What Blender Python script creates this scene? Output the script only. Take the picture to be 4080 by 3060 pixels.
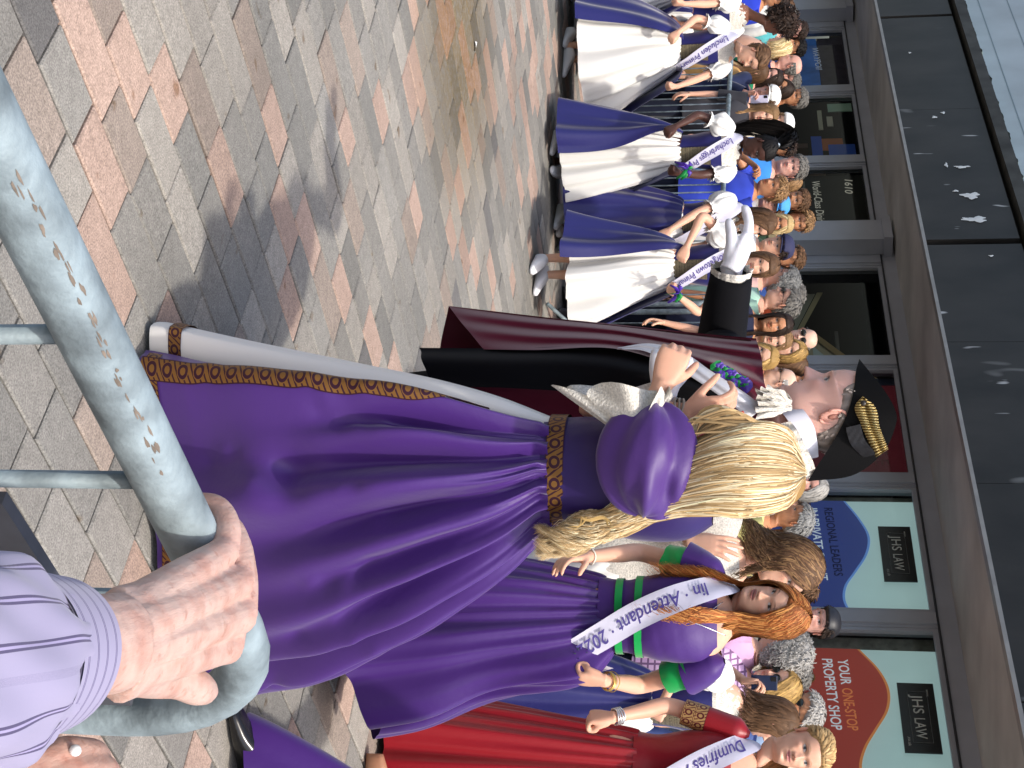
import bpy, math, random
import numpy as np
from mathutils import Vector, Matrix
random.seed(7); RNG = np.random.default_rng(11)
for o in list(bpy.data.objects): bpy.data.objects.remove(o)
SC = bpy.context.scene; COL = SC.collection
# ---------------------------------------------------------------- camera
# photograph lies on its side: world "up" points to the right of the picture
FPX = 6130.0; CAMH = 1.55; PITCH = math.radians(10.0)
cp, sp = math.cos(PITCH), math.sin(PITCH)
cd = bpy.data.cameras.new('camera'); cam = bpy.data.objects.new('camera', cd); COL.objects.link(cam)
cd.sensor_fit = 'HORIZONTAL'; cd.sensor_width = 36.0; cd.lens = FPX/4080*36
cd.clip_start = 0.02; cd.clip_end = 400
cam.matrix_world = Matrix(((0,-1,0,0),(sp,0,-cp,0),(cp,0,sp,CAMH),(0,0,0,1)))
SC.camera = cam
SC.render.resolution_x = 1024; SC.render.resolution_y = 768
# ---------------------------------------------------------------- sky and sun
SUN_AZ = (0.60, -0.80); SUN_EL = math.radians(58)
wd = bpy.data.worlds.new('World'); SC.world = wd; wd.use_nodes = True
nt = wd.node_tree; nt.nodes.clear()
sky = nt.nodes.new('ShaderNodeTexSky'); sky.sky_type = 'NISHITA'; sky.sun_disc = False
sky.sun_elevation = SUN_EL; sky.sun_rotation = math.atan2(SUN_AZ[0], SUN_AZ[1]); sky.air_density = 1.0; sky.dust_density = 4.0; sky.ozone_density = .7
bg = nt.nodes.new('ShaderNodeBackground'); bg.inputs[1].default_value = 0.15
wo = nt.nodes.new('ShaderNodeOutputWorld')
nt.links.new(sky.outputs[0], bg.inputs[0]); nt.links.new(bg.outputs[0], wo.inputs[0])
ld = bpy.data.lights.new('sun', 'SUN'); ld.energy = 2.0; ld.angle = math.radians(2.0); ld.color = (1, .955, .88)
sun = bpy.data.objects.new('sun', ld); COL.objects.link(sun)
sd = Vector((SUN_AZ[0]*math.cos(SUN_EL), SUN_AZ[1]*math.cos(SUN_EL), math.sin(SUN_EL)))
sun.rotation_euler = sd.to_track_quat('Z', 'Y').to_euler(); sun.location = (6, -8, 14)
vs = SC.view_settings; vs.view_transform = 'Standard'; vs.look = 'None'; vs.gamma = 1; vs.exposure = 0.74; vs.use_curve_mapping = False

# ---------------------------------------------------------------- helpers
def ray(px, py):
    u = (px-2040)/FPX; r = (py-1530)/FPX
    return np.array([r, cp+u*sp, u*cp-sp])
def W(px, py, Y):
    r = ray(px, py); return np.array([0, 0, CAMH]) + r*(Y/r[1])
def G(px, py, z=0.0):
    r = ray(px, py); return np.array([0, 0, CAMH]) + r*((z-CAMH)/r[2])
def proj(P):
    P = np.asarray(P, float); fw = P[..., 1]*cp-(P[..., 2]-CAMH)*sp; up = (P[..., 2]-CAMH)*cp+P[..., 1]*sp
    return 2040+FPX*up/fw, 1530+FPX*P[..., 0]/fw
def lin(h):
    if isinstance(h, str):
        h = h.lstrip('#'); c = [int(h[i:i+2], 16)/255 for i in (0, 2, 4)]
    else: c = h
    return np.array([v/12.92 if v <= .04045 else ((v+.055)/1.055)**2.4 for v in c])
def nrm(v):
    v = np.asarray(v, float); return v/max(np.linalg.norm(v), 1e-9)
def smooth(a, b, x):
    t = np.clip((x-a)/(b-a), 0, 1); return t*t*(3-2*t)
def cubic(xs, ys, x):
    """smooth (Catmull-Rom / Hermite) interpolation through control points"""
    xs = np.asarray(xs, float); ys = np.asarray(ys, float); x = np.clip(np.asarray(x, float), xs[0], xs[-1])
    m = np.gradient(ys, xs, axis=0) if ys.ndim == 1 else np.stack([np.gradient(ys[:, k], xs) for k in range(ys.shape[1])], 1)
    i = np.clip(np.searchsorted(xs, x)-1, 0, len(xs)-2); h = xs[i+1]-xs[i]; t = (x-xs[i])/h
    if ys.ndim > 1: t = t[..., None]; h = h[..., None]
    return (2*t**3-3*t**2+1)*ys[i]+(t**3-2*t**2+t)*h*m[i]+(-2*t**3+3*t**2)*ys[i+1]+(t**3-t**2)*h*m[i+1]
def curve(pts, n):
    pts = np.asarray(pts, float); d = np.r_[0, np.cumsum(np.linalg.norm(np.diff(pts, axis=0), axis=1))]
    return cubic(d/d[-1], pts, np.linspace(0, 1, n))
def gridF(n, m, closed=False, off=0, flip=False):
    i = np.arange(n-1)[:, None]; j = np.arange(m if closed else m-1)[None, :]; j2 = (j+1) % m
    F = np.stack([i*m+j, i*m+j2, (i+1)*m+j2, (i+1)*m+j], -1).reshape(-1, 4)+off
    return F[:, ::-1] if flip else F
class Geo:
    def __init__(s): s.V=[]; s.F=[]; s.C=[]; s.Q=[]; s.M=[]; s.n=0
    def add(s, V, F, c=None, q=None, m=0):
        V = np.asarray(V, float).reshape(-1, 3); s.V.append(V)
        c = np.ones(3) if c is None else np.asarray(c, float)
        s.C.append(np.broadcast_to(c, V.shape).copy())
        s.Q.append(np.zeros(V.shape) if q is None else np.broadcast_to(np.asarray(q, float), V.shape).copy())
        if not isinstance(F, (list, tuple)): F = [F]
        for f in F:
            f = np.asarray(f, int)
            if f.size: s.F.append(f+s.n); s.M.append(np.full(len(f), m))
        s.n += len(V); return s
    def grid(s, P, closed=False, c=None, q=None, m=0, flip=False, cap=False):
        n, k = P.shape[:2]; c2 = None if c is None else (c if np.ndim(c) == 1 else np.asarray(c).reshape(-1, 3))
        q2 = None if q is None else np.asarray(q).reshape(-1, 3)
        F = [gridF(n, k, closed, flip=flip)]
        if cap and closed:
            a = np.arange(k); b = (n-1)*k+np.arange(k)
            F += [a[None, ::(1 if flip else -1)], b[None, ::(-1 if flip else 1)]]
        return s.add(P.reshape(-1, 3), F, c2, q2, m)
    def box(s, c, size, R=None, col=None, m=0):
        v = np.array([[x, y, z] for x in (-.5, .5) for y in (-.5, .5) for z in (-.5, .5)])*np.asarray(size)
        if R is not None: v = v@np.asarray(R).T
        return s.add(v+np.asarray(c), np.array([[0,1,3,2],[4,6,7,5],[0,4,5,1],[2,3,7,6],[0,2,6,4],[1,5,7,3]]), col, None, m)
    def tube(s, path, r, n=10, c=None, m=0, cap=True, flat=None, up=None, q=None):
        P = tube(path, r, n, flat, up)
        return s.grid(P, True, c, q, m, flip=True, cap=cap)
    def arr(s):
        return np.concatenate(s.V), s.F, np.concatenate(s.C)
def frames(path, up=None):
    path = np.asarray(path, float); T = np.gradient(path, axis=0); T /= np.maximum(np.linalg.norm(T, axis=1)[:, None], 1e-9)
    u = np.array([0, 0, 1.]) if up is None else np.asarray(up, float)
    if up is None and abs(T[0]@u) > .9: u = np.array([0, 1., 0])
    N = []; 
    for t in T:
        v = u-t*(u@t); v = v/max(np.linalg.norm(v), 1e-9); N.append(v); u = v
    N = np.array(N); B = np.cross(T, N); return T, N, B
def tube(path, r, n=10, flat=None, up=None):
    """tube along path; r scalar or array; flat = ratio along binormal (array ok)"""
    path = np.asarray(path, float); T, N, B = frames(path, up)
    r = np.broadcast_to(np.asarray(r, float), (len(path),)); fl = np.broadcast_to(np.asarray(1. if flat is None else flat, float), (len(path),))
    a = np.linspace(0, 2*np.pi, n, endpoint=False)
    return path[:, None]+(np.cos(a)[None, :, None]*N[:, None]+np.sin(a)[None, :, None]*B[:, None]*fl[:, None, None])*r[:, None, None]
def tag(o, label=None, cat=None, group=None, kind=None):
    for k, v in (('label', label), ('category', cat), ('group', group), ('kind', kind)):
        if v: o[k] = v
    return o
def mesh(name, geo, mats, smooth_=True):
    V = np.concatenate(geo.V); me = bpy.data.meshes.new(name)
    me.vertices.add(len(V)); me.vertices.foreach_set('co', V.astype(np.float32).ravel())
    starts=[]; idx=[]; mi=[]; p=0
    for f, m in zip(geo.F, geo.M):
        k = f.shape[1]; starts.append(p+np.arange(len(f))*k); p += len(f)*k; idx.append(f.ravel()); mi.append(m)
    starts=np.concatenate(starts).astype(np.int32); idx=np.concatenate(idx).astype(np.int32); mi=np.concatenate(mi).astype(np.int32)
    me.loops.add(len(idx)); me.loops.foreach_set('vertex_index', idx)
    me.polygons.add(len(starts)); me.polygons.foreach_set('loop_start', starts)
    me.polygons.foreach_set('material_index', mi)
    me.polygons.foreach_set('use_smooth', np.full(len(starts), smooth_))
    C = np.concatenate(geo.C); a = me.attributes.new('Col', 'FLOAT_COLOR', 'POINT'); a.data.foreach_set('color', np.c_[C, np.ones(len(C))].astype(np.float32).ravel())
    Q = np.concatenate(geo.Q)
    if np.any(Q): a = me.attributes.new('Q', 'FLOAT_VECTOR', 'POINT'); a.data.foreach_set('vector', Q.astype(np.float32).ravel())
    me.update(calc_edges=True); me.validate()
    for m in (mats if isinstance(mats, (list, tuple)) else [mats]): me.materials.append(m)
    return me
def mk(name, geo, mats, parent=None, smooth_=True):
    o = bpy.data.objects.new(name, mesh(name, geo, mats, smooth_)); COL.objects.link(o)
    if parent is not None: o.parent = parent; o.matrix_parent_inverse = Matrix.Identity(4)
    return o
def empty(name, label, cat, loc=(0, 0, 0), group=None):
    o = bpy.data.objects.new(name, None); COL.objects.link(o); o.location = loc; o.empty_display_size = .1
    return tag(o, label, cat, group)
def remesh(geo, voxel, iters=3):
    """union of overlapping shapes into one continuous smoothed surface -> V, F"""
    me = mesh('tmp', geo, []); o = bpy.data.objects.new('tmp', me); COL.objects.link(o)
    m = o.modifiers.new('r', 'REMESH'); m.mode = 'VOXEL'; m.voxel_size = voxel
    if iters: s_ = o.modifiers.new('s', 'SMOOTH'); s_.factor = .5; s_.iterations = iters
    dg = bpy.context.evaluated_depsgraph_get(); ev = o.evaluated_get(dg); e = ev.to_mesh()
    V = np.empty(len(e.vertices)*3); e.vertices.foreach_get('co', V)
    n = len(e.loops); L = np.empty(n, int); e.loops.foreach_get('vertex_index', L)
    tot = np.empty(len(e.polygons), int); e.polygons.foreach_get('loop_total', tot); st = np.empty(len(e.polygons), int); e.polygons.foreach_get('loop_start', st)
    F = []
    for k in (3, 4):
        w = st[tot == k]
        if len(w): F.append(L[w[:, None]+np.arange(k)])
    ev.to_mesh_clear(); bpy.data.objects.remove(o); bpy.data.meshes.remove(me)
    return V.reshape(-1, 3), F
def rotz(a): c, s = math.cos(a), math.sin(a); return np.array([[c,-s,0],[s,c,0],[0,0,1.]])
def rotx(a): c, s = math.cos(a), math.sin(a); return np.array([[1.,0,0],[0,c,-s],[0,s,c]])
def roty(a): c, s = math.cos(a), math.sin(a); return np.array([[c,0,s],[0,1.,0],[-s,0,c]])
def basis(z, x):
    """matrix with columns x', y', z' : z' along z, x' near x"""
    z = nrm(z); x = np.asarray(x, float); x = nrm(x-z*(x@z)); return np.stack([x, np.cross(z, x), z], 1)
def vnoise(P, scale, seed=0):
    """cheap smooth pseudo noise from summed sines, ~[-1,1]"""
    r = np.random.default_rng(seed); P = np.asarray(P)*scale; out = 0
    for k in range(5):
        d = r.normal(size=3); out = out+np.sin(P@d*(1+.45*k)+r.uniform(0, 6.28))/(1+.35*k)
    return out/2.6

# ---------------------------------------------------------------- materials
MATS = {}
def mat(name, base=(.5, .5, .5), rough=.6, spec=.5, metal=0, col=False, bump=0, bscale=40, var=0, vscale=8, sheen=0, sss=0, coat=0, aniso=None, stretch=None, transmission=0, alpha=1, wave=None, objvar=0):
    """procedural material. col: multiply by the vertex attribute Col"""
    if name in MATS: return MATS[name]
    m = bpy.data.materials.new(name); m.use_nodes = True; N = m.node_tree.nodes; L = m.node_tree.links
    b = N['Principled BSDF']; b.inputs['Roughness'].default_value = rough; b.inputs['Specular IOR Level'].default_value = spec
    b.inputs['Metallic'].default_value = metal; b.inputs['Sheen Weight'].default_value = sheen; b.inputs['Coat Weight'].default_value = coat
    if sheen: b.inputs['Sheen Roughness'].default_value = .4
    base = lin(base) if isinstance(base, str) else np.asarray(base)
    tc = N.new('ShaderNodeTexCoord'); src = tc.outputs['Object']
    if stretch:
        mp = N.new('ShaderNodeMapping'); mp.inputs['Scale'].default_value = stretch; L.new(src, mp.inputs[0]); src = mp.outputs[0]
    rgb = N.new('ShaderNodeRGB'); rgb.outputs[0].default_value = (*base, 1); c = rgb.outputs[0]
    if col:
        at = N.new('ShaderNodeAttribute'); at.attribute_name = 'Col'
        mx = N.new('ShaderNodeMix'); mx.data_type = 'RGBA'; mx.blend_type = 'MULTIPLY'; mx.inputs['Factor'].default_value = 1
        L.new(c, mx.inputs['A']); L.new(at.outputs['Color'], mx.inputs['B']); c = mx.outputs['Result']
    if var:
        nz = N.new('ShaderNodeTexNoise'); nz.inputs['Scale'].default_value = vscale; nz.inputs['Detail'].default_value = 5; L.new(src, nz.inputs['Vector'])
        mr = N.new('ShaderNodeMapRange'); mr.inputs['From Min'].default_value = .3; mr.inputs['From Max'].default_value = .7; mr.inputs['To Min'].default_value = 1-var; mr.inputs['To Max'].default_value = 1+var*.6
        L.new(nz.outputs['Fac'], mr.inputs['Value'])
        hs = N.new('ShaderNodeMix'); hs.data_type = 'RGBA'; hs.blend_type = 'MULTIPLY'; hs.inputs['Factor'].default_value = 1
        L.new(c, hs.inputs['A']); L.new(mr.outputs[0], hs.inputs['B']); c = hs.outputs['Result']
    L.new(c, b.inputs['Base Color'])
    if sss:
        b.inputs['Subsurface Weight'].default_value = sss; b.inputs['Subsurface Radius'].default_value = (.012, .005, .003); b.inputs['Subsurface Scale'].default_value = 1
    if bump:
        nz = N.new('ShaderNodeTexNoise'); nz.inputs['Scale'].default_value = bscale; nz.inputs['Detail'].default_value = 4; L.new(src, nz.inputs['Vector'])
        bp = N.new('ShaderNodeBump'); bp.inputs['Strength'].default_value = bump; bp.inputs['Distance'].default_value = .01; L.new(nz.outputs['Fac'], bp.inputs['Height']); L.new(bp.outputs[0], b.inputs['Normal'])
    if transmission: b.inputs['Transmission Weight'].default_value = transmission
    if alpha < 1: b.inputs['Alpha'].default_value = alpha
    MATS[name] = m; return m
def node(m, typ, **kw):
    n = m.node_tree.nodes.new(typ)
    for k, v in kw.items():
        if hasattr(n, k) and k not in n.inputs: setattr(n, k, v)
        else: n.inputs[k].default_value = v
    return n
# ================================================================ SETTING
# ---- paving: mixed-length pavers laid diagonally
def paver_material():
    m = mat('paver_stone', (1, 1, 1), .85, .25, col=True); N = m.node_tree.nodes; L = m.node_tree.links; b = N['Principled BSDF']
    geo = N.new('ShaderNodeNewGeometry')
    old = b.inputs['Base Color'].links[0].from_socket
    def noise(scale, detail, rough=.5):
        n = N.new('ShaderNodeTexNoise'); n.inputs['Scale'].default_value = scale; n.inputs['Detail'].default_value = detail; n.inputs['Roughness'].default_value = rough
        L.new(geo.outputs['Position'], n.inputs['Vector']); return n.outputs['Fac']
    def remap(s, a, b_, c, d):
        r = N.new('ShaderNodeMapRange'); L.new(s, r.inputs['Value'])
        for k, v in zip(('From Min', 'From Max', 'To Min', 'To Max'), (a, b_, c, d)): r.inputs[k].default_value = v
        return r.outputs[0]
    def mul(a, s):
        x = N.new('ShaderNodeMix'); x.data_type = 'RGBA'; x.blend_type = 'MULTIPLY'; x.inputs['Factor'].default_value = 1; L.new(a, x.inputs['A']); L.new(s, x.inputs['B']); return x.outputs['Result']
    fine = noise(190, 3, .65); mid = noise(30, 4, .6); big = noise(1.6, 3)
    c = mul(old, remap(fine, .32, .68, .62, 1.36)); c = mul(c, remap(mid, .3, .7, .86, 1.12)); c = mul(c, remap(big, .3, .7, .88, 1.1))
    oi = N.new('ShaderNodeObjectInfo'); c = mul(c, remap(oi.outputs['Random'], 0, 1, .88, 1.12))
    # brown spill stain and small spots
    st = N.new('ShaderNodeMix'); st.data_type = 'RGBA'; st.blend_type = 'MULTIPLY'; st.inputs['B'].default_value = (.62, .5, .32, 1)
    vd = N.new('ShaderNodeVectorMath'); vd.operation = 'DISTANCE'; vd.inputs[1].default_value = (-1.75, 7.3, 0); L.new(geo.outputs['Position'], vd.inputs[0])
    f1 = remap(vd.outputs['Value'], .35, 1.15, 1, 0); f2 = remap(mid, .35, .55, .35, 1)
    mm = N.new('ShaderNodeMath'); mm.operation = 'MULTIPLY'; L.new(f1, mm.inputs[0]); L.new(f2, mm.inputs[1])
    L.new(mm.outputs[0], st.inputs['Factor']); L.new(c, st.inputs['A']); c = st.outputs['Result']
    sp_ = noise(11, 2, .4); s2 = N.new('ShaderNodeMix'); s2.data_type = 'RGBA'; s2.blend_type = 'MULTIPLY'; s2.inputs['B'].default_value = (.55, .42, .3, 1)
    L.new(remap(sp_, .70, .76, 0, .8), s2.inputs['Factor']); L.new(c, s2.inputs['A']); c = s2.outputs['Result']
    L.new(c, b.inputs['Base Color'])
    bp = N.new('ShaderNodeBump'); bp.inputs['Strength'].default_value = .55; bp.inputs['Distance'].default_value = .004; L.new(fine, bp.inputs['Height']); L.new(bp.outputs[0], b.inputs['Normal'])
    return m
M_PAV = paver_material()
g = Geo(); S = 60
g.add([[-S, -20, -.012], [S, -20, -.012], [S, 80, -.012], [-S, 80, -.012]], np.array([[0, 1, 2, 3]]), lin('#5b5750'))
ground = tag(mk('ground', g, mat('joint_sand', (.10, .095, .085), .95, .1, var=.3, vscale=30)), kind='structure')
paving = empty('paving', None, None); tag(paving, kind='structure'); del_keys = [k for k in ('label', 'category') if k in paving]
PW = .15; PANG = math.radians(48); PU = np.array([math.cos(PANG), math.sin(PANG)]); PVv = np.array([-PU[1], PU[0]])
PCOLS = [(lin('#827f79'), .38), (lin('#8f8a82'), .22), (lin('#76746f'), .14), (lin('#a18b7e'), .15), (lin('#8b7f75'), .08), (lin('#696765'), .03)]
def paver_shape(Lg, Wd, c):
    j = .0035; b = .0045; h = .05; a, d = Lg/2-j, Wd/2-j
    g = Geo(); sg = np.array([[-1, -1], [1, -1], [1, 1], [-1, 1]])
    top = np.c_[sg*[a-b, d-b], np.zeros(4)]; mid = np.c_[sg*[a, d], np.full(4, -b)]; bot = np.c_[sg*[a, d], np.full(4, -h)]
    i = np.arange(4); k = (i+1) % 4
    F = np.r_[[[0, 1, 2, 3]], np.stack([i+4, k+4, k, i], 1), np.stack([i+8, k+8, k+4, i+4], 1)]
    return np.r_[top, mid, bot], F
LENS = [.17, .22, .26, .33]
pv = []; r = np.random.default_rng(5)
for j in range(-85, 130):
    v = j*PW; u = -22+r.uniform(0, .4)
    while u < 26:
        li = r.choice(4, p=[.2, .25, .25, .3]); Lg = LENS[li]; uc = u+Lg/2; u += Lg
        x, y = PU*uc+PVv*v+np.array([0, 3])
        if -9 < x < 9 and -1.0 < y < 19.5 and (x-1.79)*.813+(y-14)*.582 < 0:
            ci = r.choice(6, p=[p for _, p in PCOLS]); pv.append((x, y, li, ci))
pv = np.array(pv)
PXY = proj(np.c_[pv[:, :2], np.zeros(len(pv))]); inf = (PXY[0] > -60) & (PXY[0] < 4100) & (PXY[1] > -60) & (PXY[1] < 3120) & (np.hypot(pv[:, 0]-.36, pv[:, 1]-3.85) > .42) & (pv[:, 1] > .9)
size = np.array([LENS[int(k)] for k in pv[:, 2]])/np.maximum(pv[:, 1], .1)**3*inf
big = set(np.argsort(-size)[:300].tolist())
cache = {}; rest = Geo()
for i, (x, y, li, ci) in enumerate(pv):
    V, F = paver_shape(LENS[int(li)], PW, None); c = PCOLS[int(ci)][0]; z = r.normal(0, .0012); tx, ty = r.normal(0, .006, 2)
    if i in big:
        key = (li, ci)
        if key not in cache: gg = Geo(); gg.add(V, F, c); cache[key] = mesh('paver', gg, M_PAV, False)
        o = bpy.data.objects.new('paver', cache[key]); COL.objects.link(o); o.parent = paving; o.location = (x, y, z); o.rotation_euler = (tx, ty, PANG)
    else:
        R = rotz(PANG); P = V.copy(); P[:, 2] += tx*V[:, 1]-ty*V[:, 0]; P = P@R.T+[x, y, z]
        rest.add(P, F, c*r.uniform(.88, 1.12))
tag(mk('pavers_beyond', rest, M_PAV, paving, False), kind='stuff')
# a scrap of white litter on the paving
g = Geo(); p0 = G(1888, 180); g.grid(np.array([[p0+[a*.05-.02, b*.03, .006+.006*math.sin(3*a+2*b)] for a in np.linspace(0, 1, 5)] for b in np.linspace(0, 1, 5)]))
tag(mk('paper_scrap', g, mat('white_paper', (.75, .75, .72), .7)), 'small white scrap of paper lying on the paving', 'litter')

# ---- shop building seen obliquely; s runs along the front (towards the right), h up, o out towards the street
FE = nrm([.58, -.81, .029]); FN = nrm([.81, .58, 0]); F0 = np.array([1.79, 14., 0.])
FR = np.stack([FE, FN, np.cross(FE, FN)], 1)
def FP(s, h, o=0): return F0+s*FE+np.array([0, 0, 1.])*h-FN*o
def fbox(g, s0, s1, h0, h1, o0, o1, c=None, m=0):
    v = np.array([FP(s, h, o) for s in (s0, s1) for o in (o1, o0) for h in (h0, h1)])
    return g.add(v, np.array([[0,1,3,2],[4,6,7,5],[0,4,5,1],[2,3,7,6],[0,2,6,4],[1,5,7,3]]), c, None, m)
M_FRAME = mat('grey_shopfront_paint', '#b4bac6', .45, .4, var=.08, vscale=3)
M_SOFFIT = mat('grey_soffit_paint', '#d6d3cd', .7, .2, var=.22, vscale=1.3)
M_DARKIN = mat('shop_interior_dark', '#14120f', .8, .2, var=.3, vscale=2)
bld = empty('shop_building', 'long shop building with grey framed windows under a dark stained canopy', 'building', (0, 0, 0))
part = lambda n, g, m, p=None, sm=False: mk(n, g, m, bld if p is None else p, sm)
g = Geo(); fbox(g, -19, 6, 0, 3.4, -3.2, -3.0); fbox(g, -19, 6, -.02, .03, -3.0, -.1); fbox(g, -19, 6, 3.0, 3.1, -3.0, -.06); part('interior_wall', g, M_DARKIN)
g = Geo(); fbox(g, -19, 6, 0, .42, -.08, .02); part('stall_riser', g, M_FRAME)
g = Geo(); fbox(g, -19, 6, 2.85, 3.02, -.05, .035); part('head_board', g, M_FRAME)
g = Geo(); fbox(g, -19, 6, 2.835, 2.85, -.05, .05); part('head_bead', g, mat('dark_seal', '#33363d', .6))
PANES = [(-14.9, -13.25), (-12.41, -10.37), (-10.1, -8.21), (-7.95, -6.1), (-5.43, -3.56), (-3.35, -1.56), (-1.37, .33), (.53, 2.24), (2.45, 4.1)]
def cover(s0, s1): 
    g = Geo(); fbox(g, s0, s1, .42, 2.835, -.1, .02); part('mullion', g, M_FRAME)
    g = Geo(); fbox(g, s0+.03, s1-.03, .42, 2.83, .02, .045); part('mullion_bead', g, M_FRAME)
for a, b in zip(PANES[:-1], PANES[1:]): cover(a[1]+.002, b[0]-.002)
for s0, s1 in ((-13.2, -12.62), (-6.07, -5.62)):
    g = Geo(); fbox(g, s0, s1, 0, 2.87, .05, .26); fbox(g, s0-.03, s1+.03, 2.87, 2.97, .03, .30); part('column', g, M_FRAME)
m = bpy.data.materials.new('window_glass'); m.use_nodes = True; N = m.node_tree.nodes; L = m.node_tree.links; N.remove(N['Principled BSDF'])
tr = N.new('ShaderNodeBsdfTransparent'); gl = N.new('ShaderNodeBsdfGlossy'); gl.inputs['Roughness'].default_value = .03; tr.inputs[0].default_value = (.86, .9, .89, 1)
fr = N.new('ShaderNodeFresnel'); fr.inputs['IOR'].default_value = 1.28; mx = N.new('ShaderNodeMixShader'); L.new(fr.outputs[0], mx.inputs[0]); L.new(tr.outputs[0], mx.inputs[1]); L.new(gl.outputs[0], mx.inputs[2]); L.new(mx.outputs[0], N['Material Output'].inputs[0])
M_GLASS = m
for s0, s1 in PANES:
    g = Geo(); g.add([FP(s0, .42, -.04), FP(s1, .42, -.04), FP(s1, 2.835, -.04), FP(s0, 2.835, -.04)], np.array([[0, 1, 2, 3]])); part('window_pane', g, M_GLASS)
    g = Geo(); fbox(g, s0, s0+.035, .42, 2.835, -.033, .01); fbox(g, s1-.035, s1, .42, 2.835, -.033, .01); fbox(g, s0+.035, s1-.035, 2.79, 2.835, -.033, .01); part('window_frame', g, M_FRAME)
# lettering helper
def text_geo(s, bold=0, shear=0):
    cu = bpy.data.curves.new('t', 'FONT'); cu.body = s; cu.size = 1; cu.offset = bold; cu.shear = shear; cu.resolution_u = 3
    o = bpy.data.objects.new('t', cu); COL.objects.link(o); dg = bpy.context.evaluated_depsgraph_get(); me = o.evaluated_get(dg).to_mesh()
    V = np.empty(len(me.vertices)*3); me.vertices.foreach_get('co', V); V = V.reshape(-1, 3)[:, :2].copy()
    F = [np.array([list(p.vertices)]) for p in me.polygons]; bpy.data.objects.remove(o); bpy.data.curves.remove(cu); return V, F
def ftext(name, s, s0, s1, h0, cap, o, m, parent, slope=0, bold=0, shear=0, mirror=False):
    V, F = text_geo(s, bold, shear); w = V[:, 0].max()-V[:, 0].min(); x = (V[:, 0]-V[:, 0].min())/w*(s1-s0); y = V[:, 1]/.70*cap
    if mirror: x = (s1-s0)-x
    P = np.array([FP(s0+a, h0+b+slope*a, o) for a, b in zip(x, y)]); g = Geo(); g.add(P, [f[:, ::-1] for f in F]); return part(name, g, m, parent)
# law-office window posters
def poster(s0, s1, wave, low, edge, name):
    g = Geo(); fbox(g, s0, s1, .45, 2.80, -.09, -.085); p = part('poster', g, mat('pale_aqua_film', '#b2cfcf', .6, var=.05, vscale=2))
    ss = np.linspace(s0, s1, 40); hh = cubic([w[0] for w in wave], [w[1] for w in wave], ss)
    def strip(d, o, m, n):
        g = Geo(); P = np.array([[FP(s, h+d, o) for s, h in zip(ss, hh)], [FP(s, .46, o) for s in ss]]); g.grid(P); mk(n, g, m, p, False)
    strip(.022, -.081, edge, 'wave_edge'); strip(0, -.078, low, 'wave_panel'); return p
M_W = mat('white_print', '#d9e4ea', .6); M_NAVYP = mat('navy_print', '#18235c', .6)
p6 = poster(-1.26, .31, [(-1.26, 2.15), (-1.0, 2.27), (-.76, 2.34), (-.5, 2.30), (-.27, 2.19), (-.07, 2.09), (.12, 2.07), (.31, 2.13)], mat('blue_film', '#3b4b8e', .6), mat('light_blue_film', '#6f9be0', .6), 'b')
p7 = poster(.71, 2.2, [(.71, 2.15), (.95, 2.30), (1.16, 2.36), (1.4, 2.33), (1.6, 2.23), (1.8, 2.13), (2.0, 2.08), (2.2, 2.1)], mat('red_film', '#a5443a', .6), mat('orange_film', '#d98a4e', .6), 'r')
ftext('lettering', 'REGIONAL LEADERS', -1.15, -.2, 1.965, .078, -.074, M_NAVYP, p6, .05, .012)
ftext('lettering', 'IN PRIVATE CLIENT', -1.14, -.14, 1.825, .078, -.074, M_W, p6, .05, .012)
ftext('lettering', 'YOUR', .84, 1.13, 1.98, .085, -.074, M_W, p7, .05, .015)
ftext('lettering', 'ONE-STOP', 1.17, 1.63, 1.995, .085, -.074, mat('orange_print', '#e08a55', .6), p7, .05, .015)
ftext('lettering', 'PROPERTY SHOP', .84, 1.63, 1.85, .085, -.074, M_W, p7, .05, .015)
ftext('lettering', 'ESTATE', 1.22, 1.40, 1.70, .04, -.074, mat('faint_red_print', '#cf6a58', .6), p7, .03)
g = Geo(); a = np.linspace(0, 2*np.pi, 28, endpoint=False)
for rr, o, mi in ((.085, -.0735, 0), (.036, -.071, 1), (.015, -.069, 0)):
    P = np.array([FP(1.06+rr*math.cos(t)*.95, 1.70+rr*math.sin(t), o) for t in a]); g.add(P, np.arange(28)[None, ::-1], m=mi)
mk('magnifier_badge', g, [mat('tan_print', '#c98a4a', .6), M_W], p7, False)
M_PLATE = mat('black_plate', '#14161a', .25, .5); M_SILV = mat('silver_letters', '#cfd6d2', .4)
for s0, s1, pp in ((-.83, -.09, p6), (1.14, 1.88, p7)):
    g = Geo(); fbox(g, s0, s1, 2.44, 2.73, -.034, -.02); sg = part('sign_plate', g, M_PLATE)
    ftext('lettering', 'JHS', s0+.13, s0+.335, 2.545, .085, -.017, M_SILV, sg, 0, .006); ftext('lettering', 'LAW', s0+.385, s0+.60, 2.545, .085, -.017, M_SILV, sg, 0, .006)
    ftext('lettering', 'www.', s0+.07, s0+.15, 2.665, .022, -.017, M_SILV, sg); ftext('lettering', '.co.uk', s0+.58, s0+.68, 2.475, .026, -.017, M_SILV, sg)
    g = Geo(); fr_ = [(s0+.1, s0+.64, 2.512, 2.515), (s0+.1, s0+.64, 2.668, 2.671), (s0+.097, s0+.1, 2.512, 2.671), (s0+.64, s0+.643, 2.512, 2.671)]
    for q in fr_: fbox(g, *q, -.019, -.0165)
    mk('thin_border', g, mat('grey_line', '#6d7475', .5), sg, False)
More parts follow.
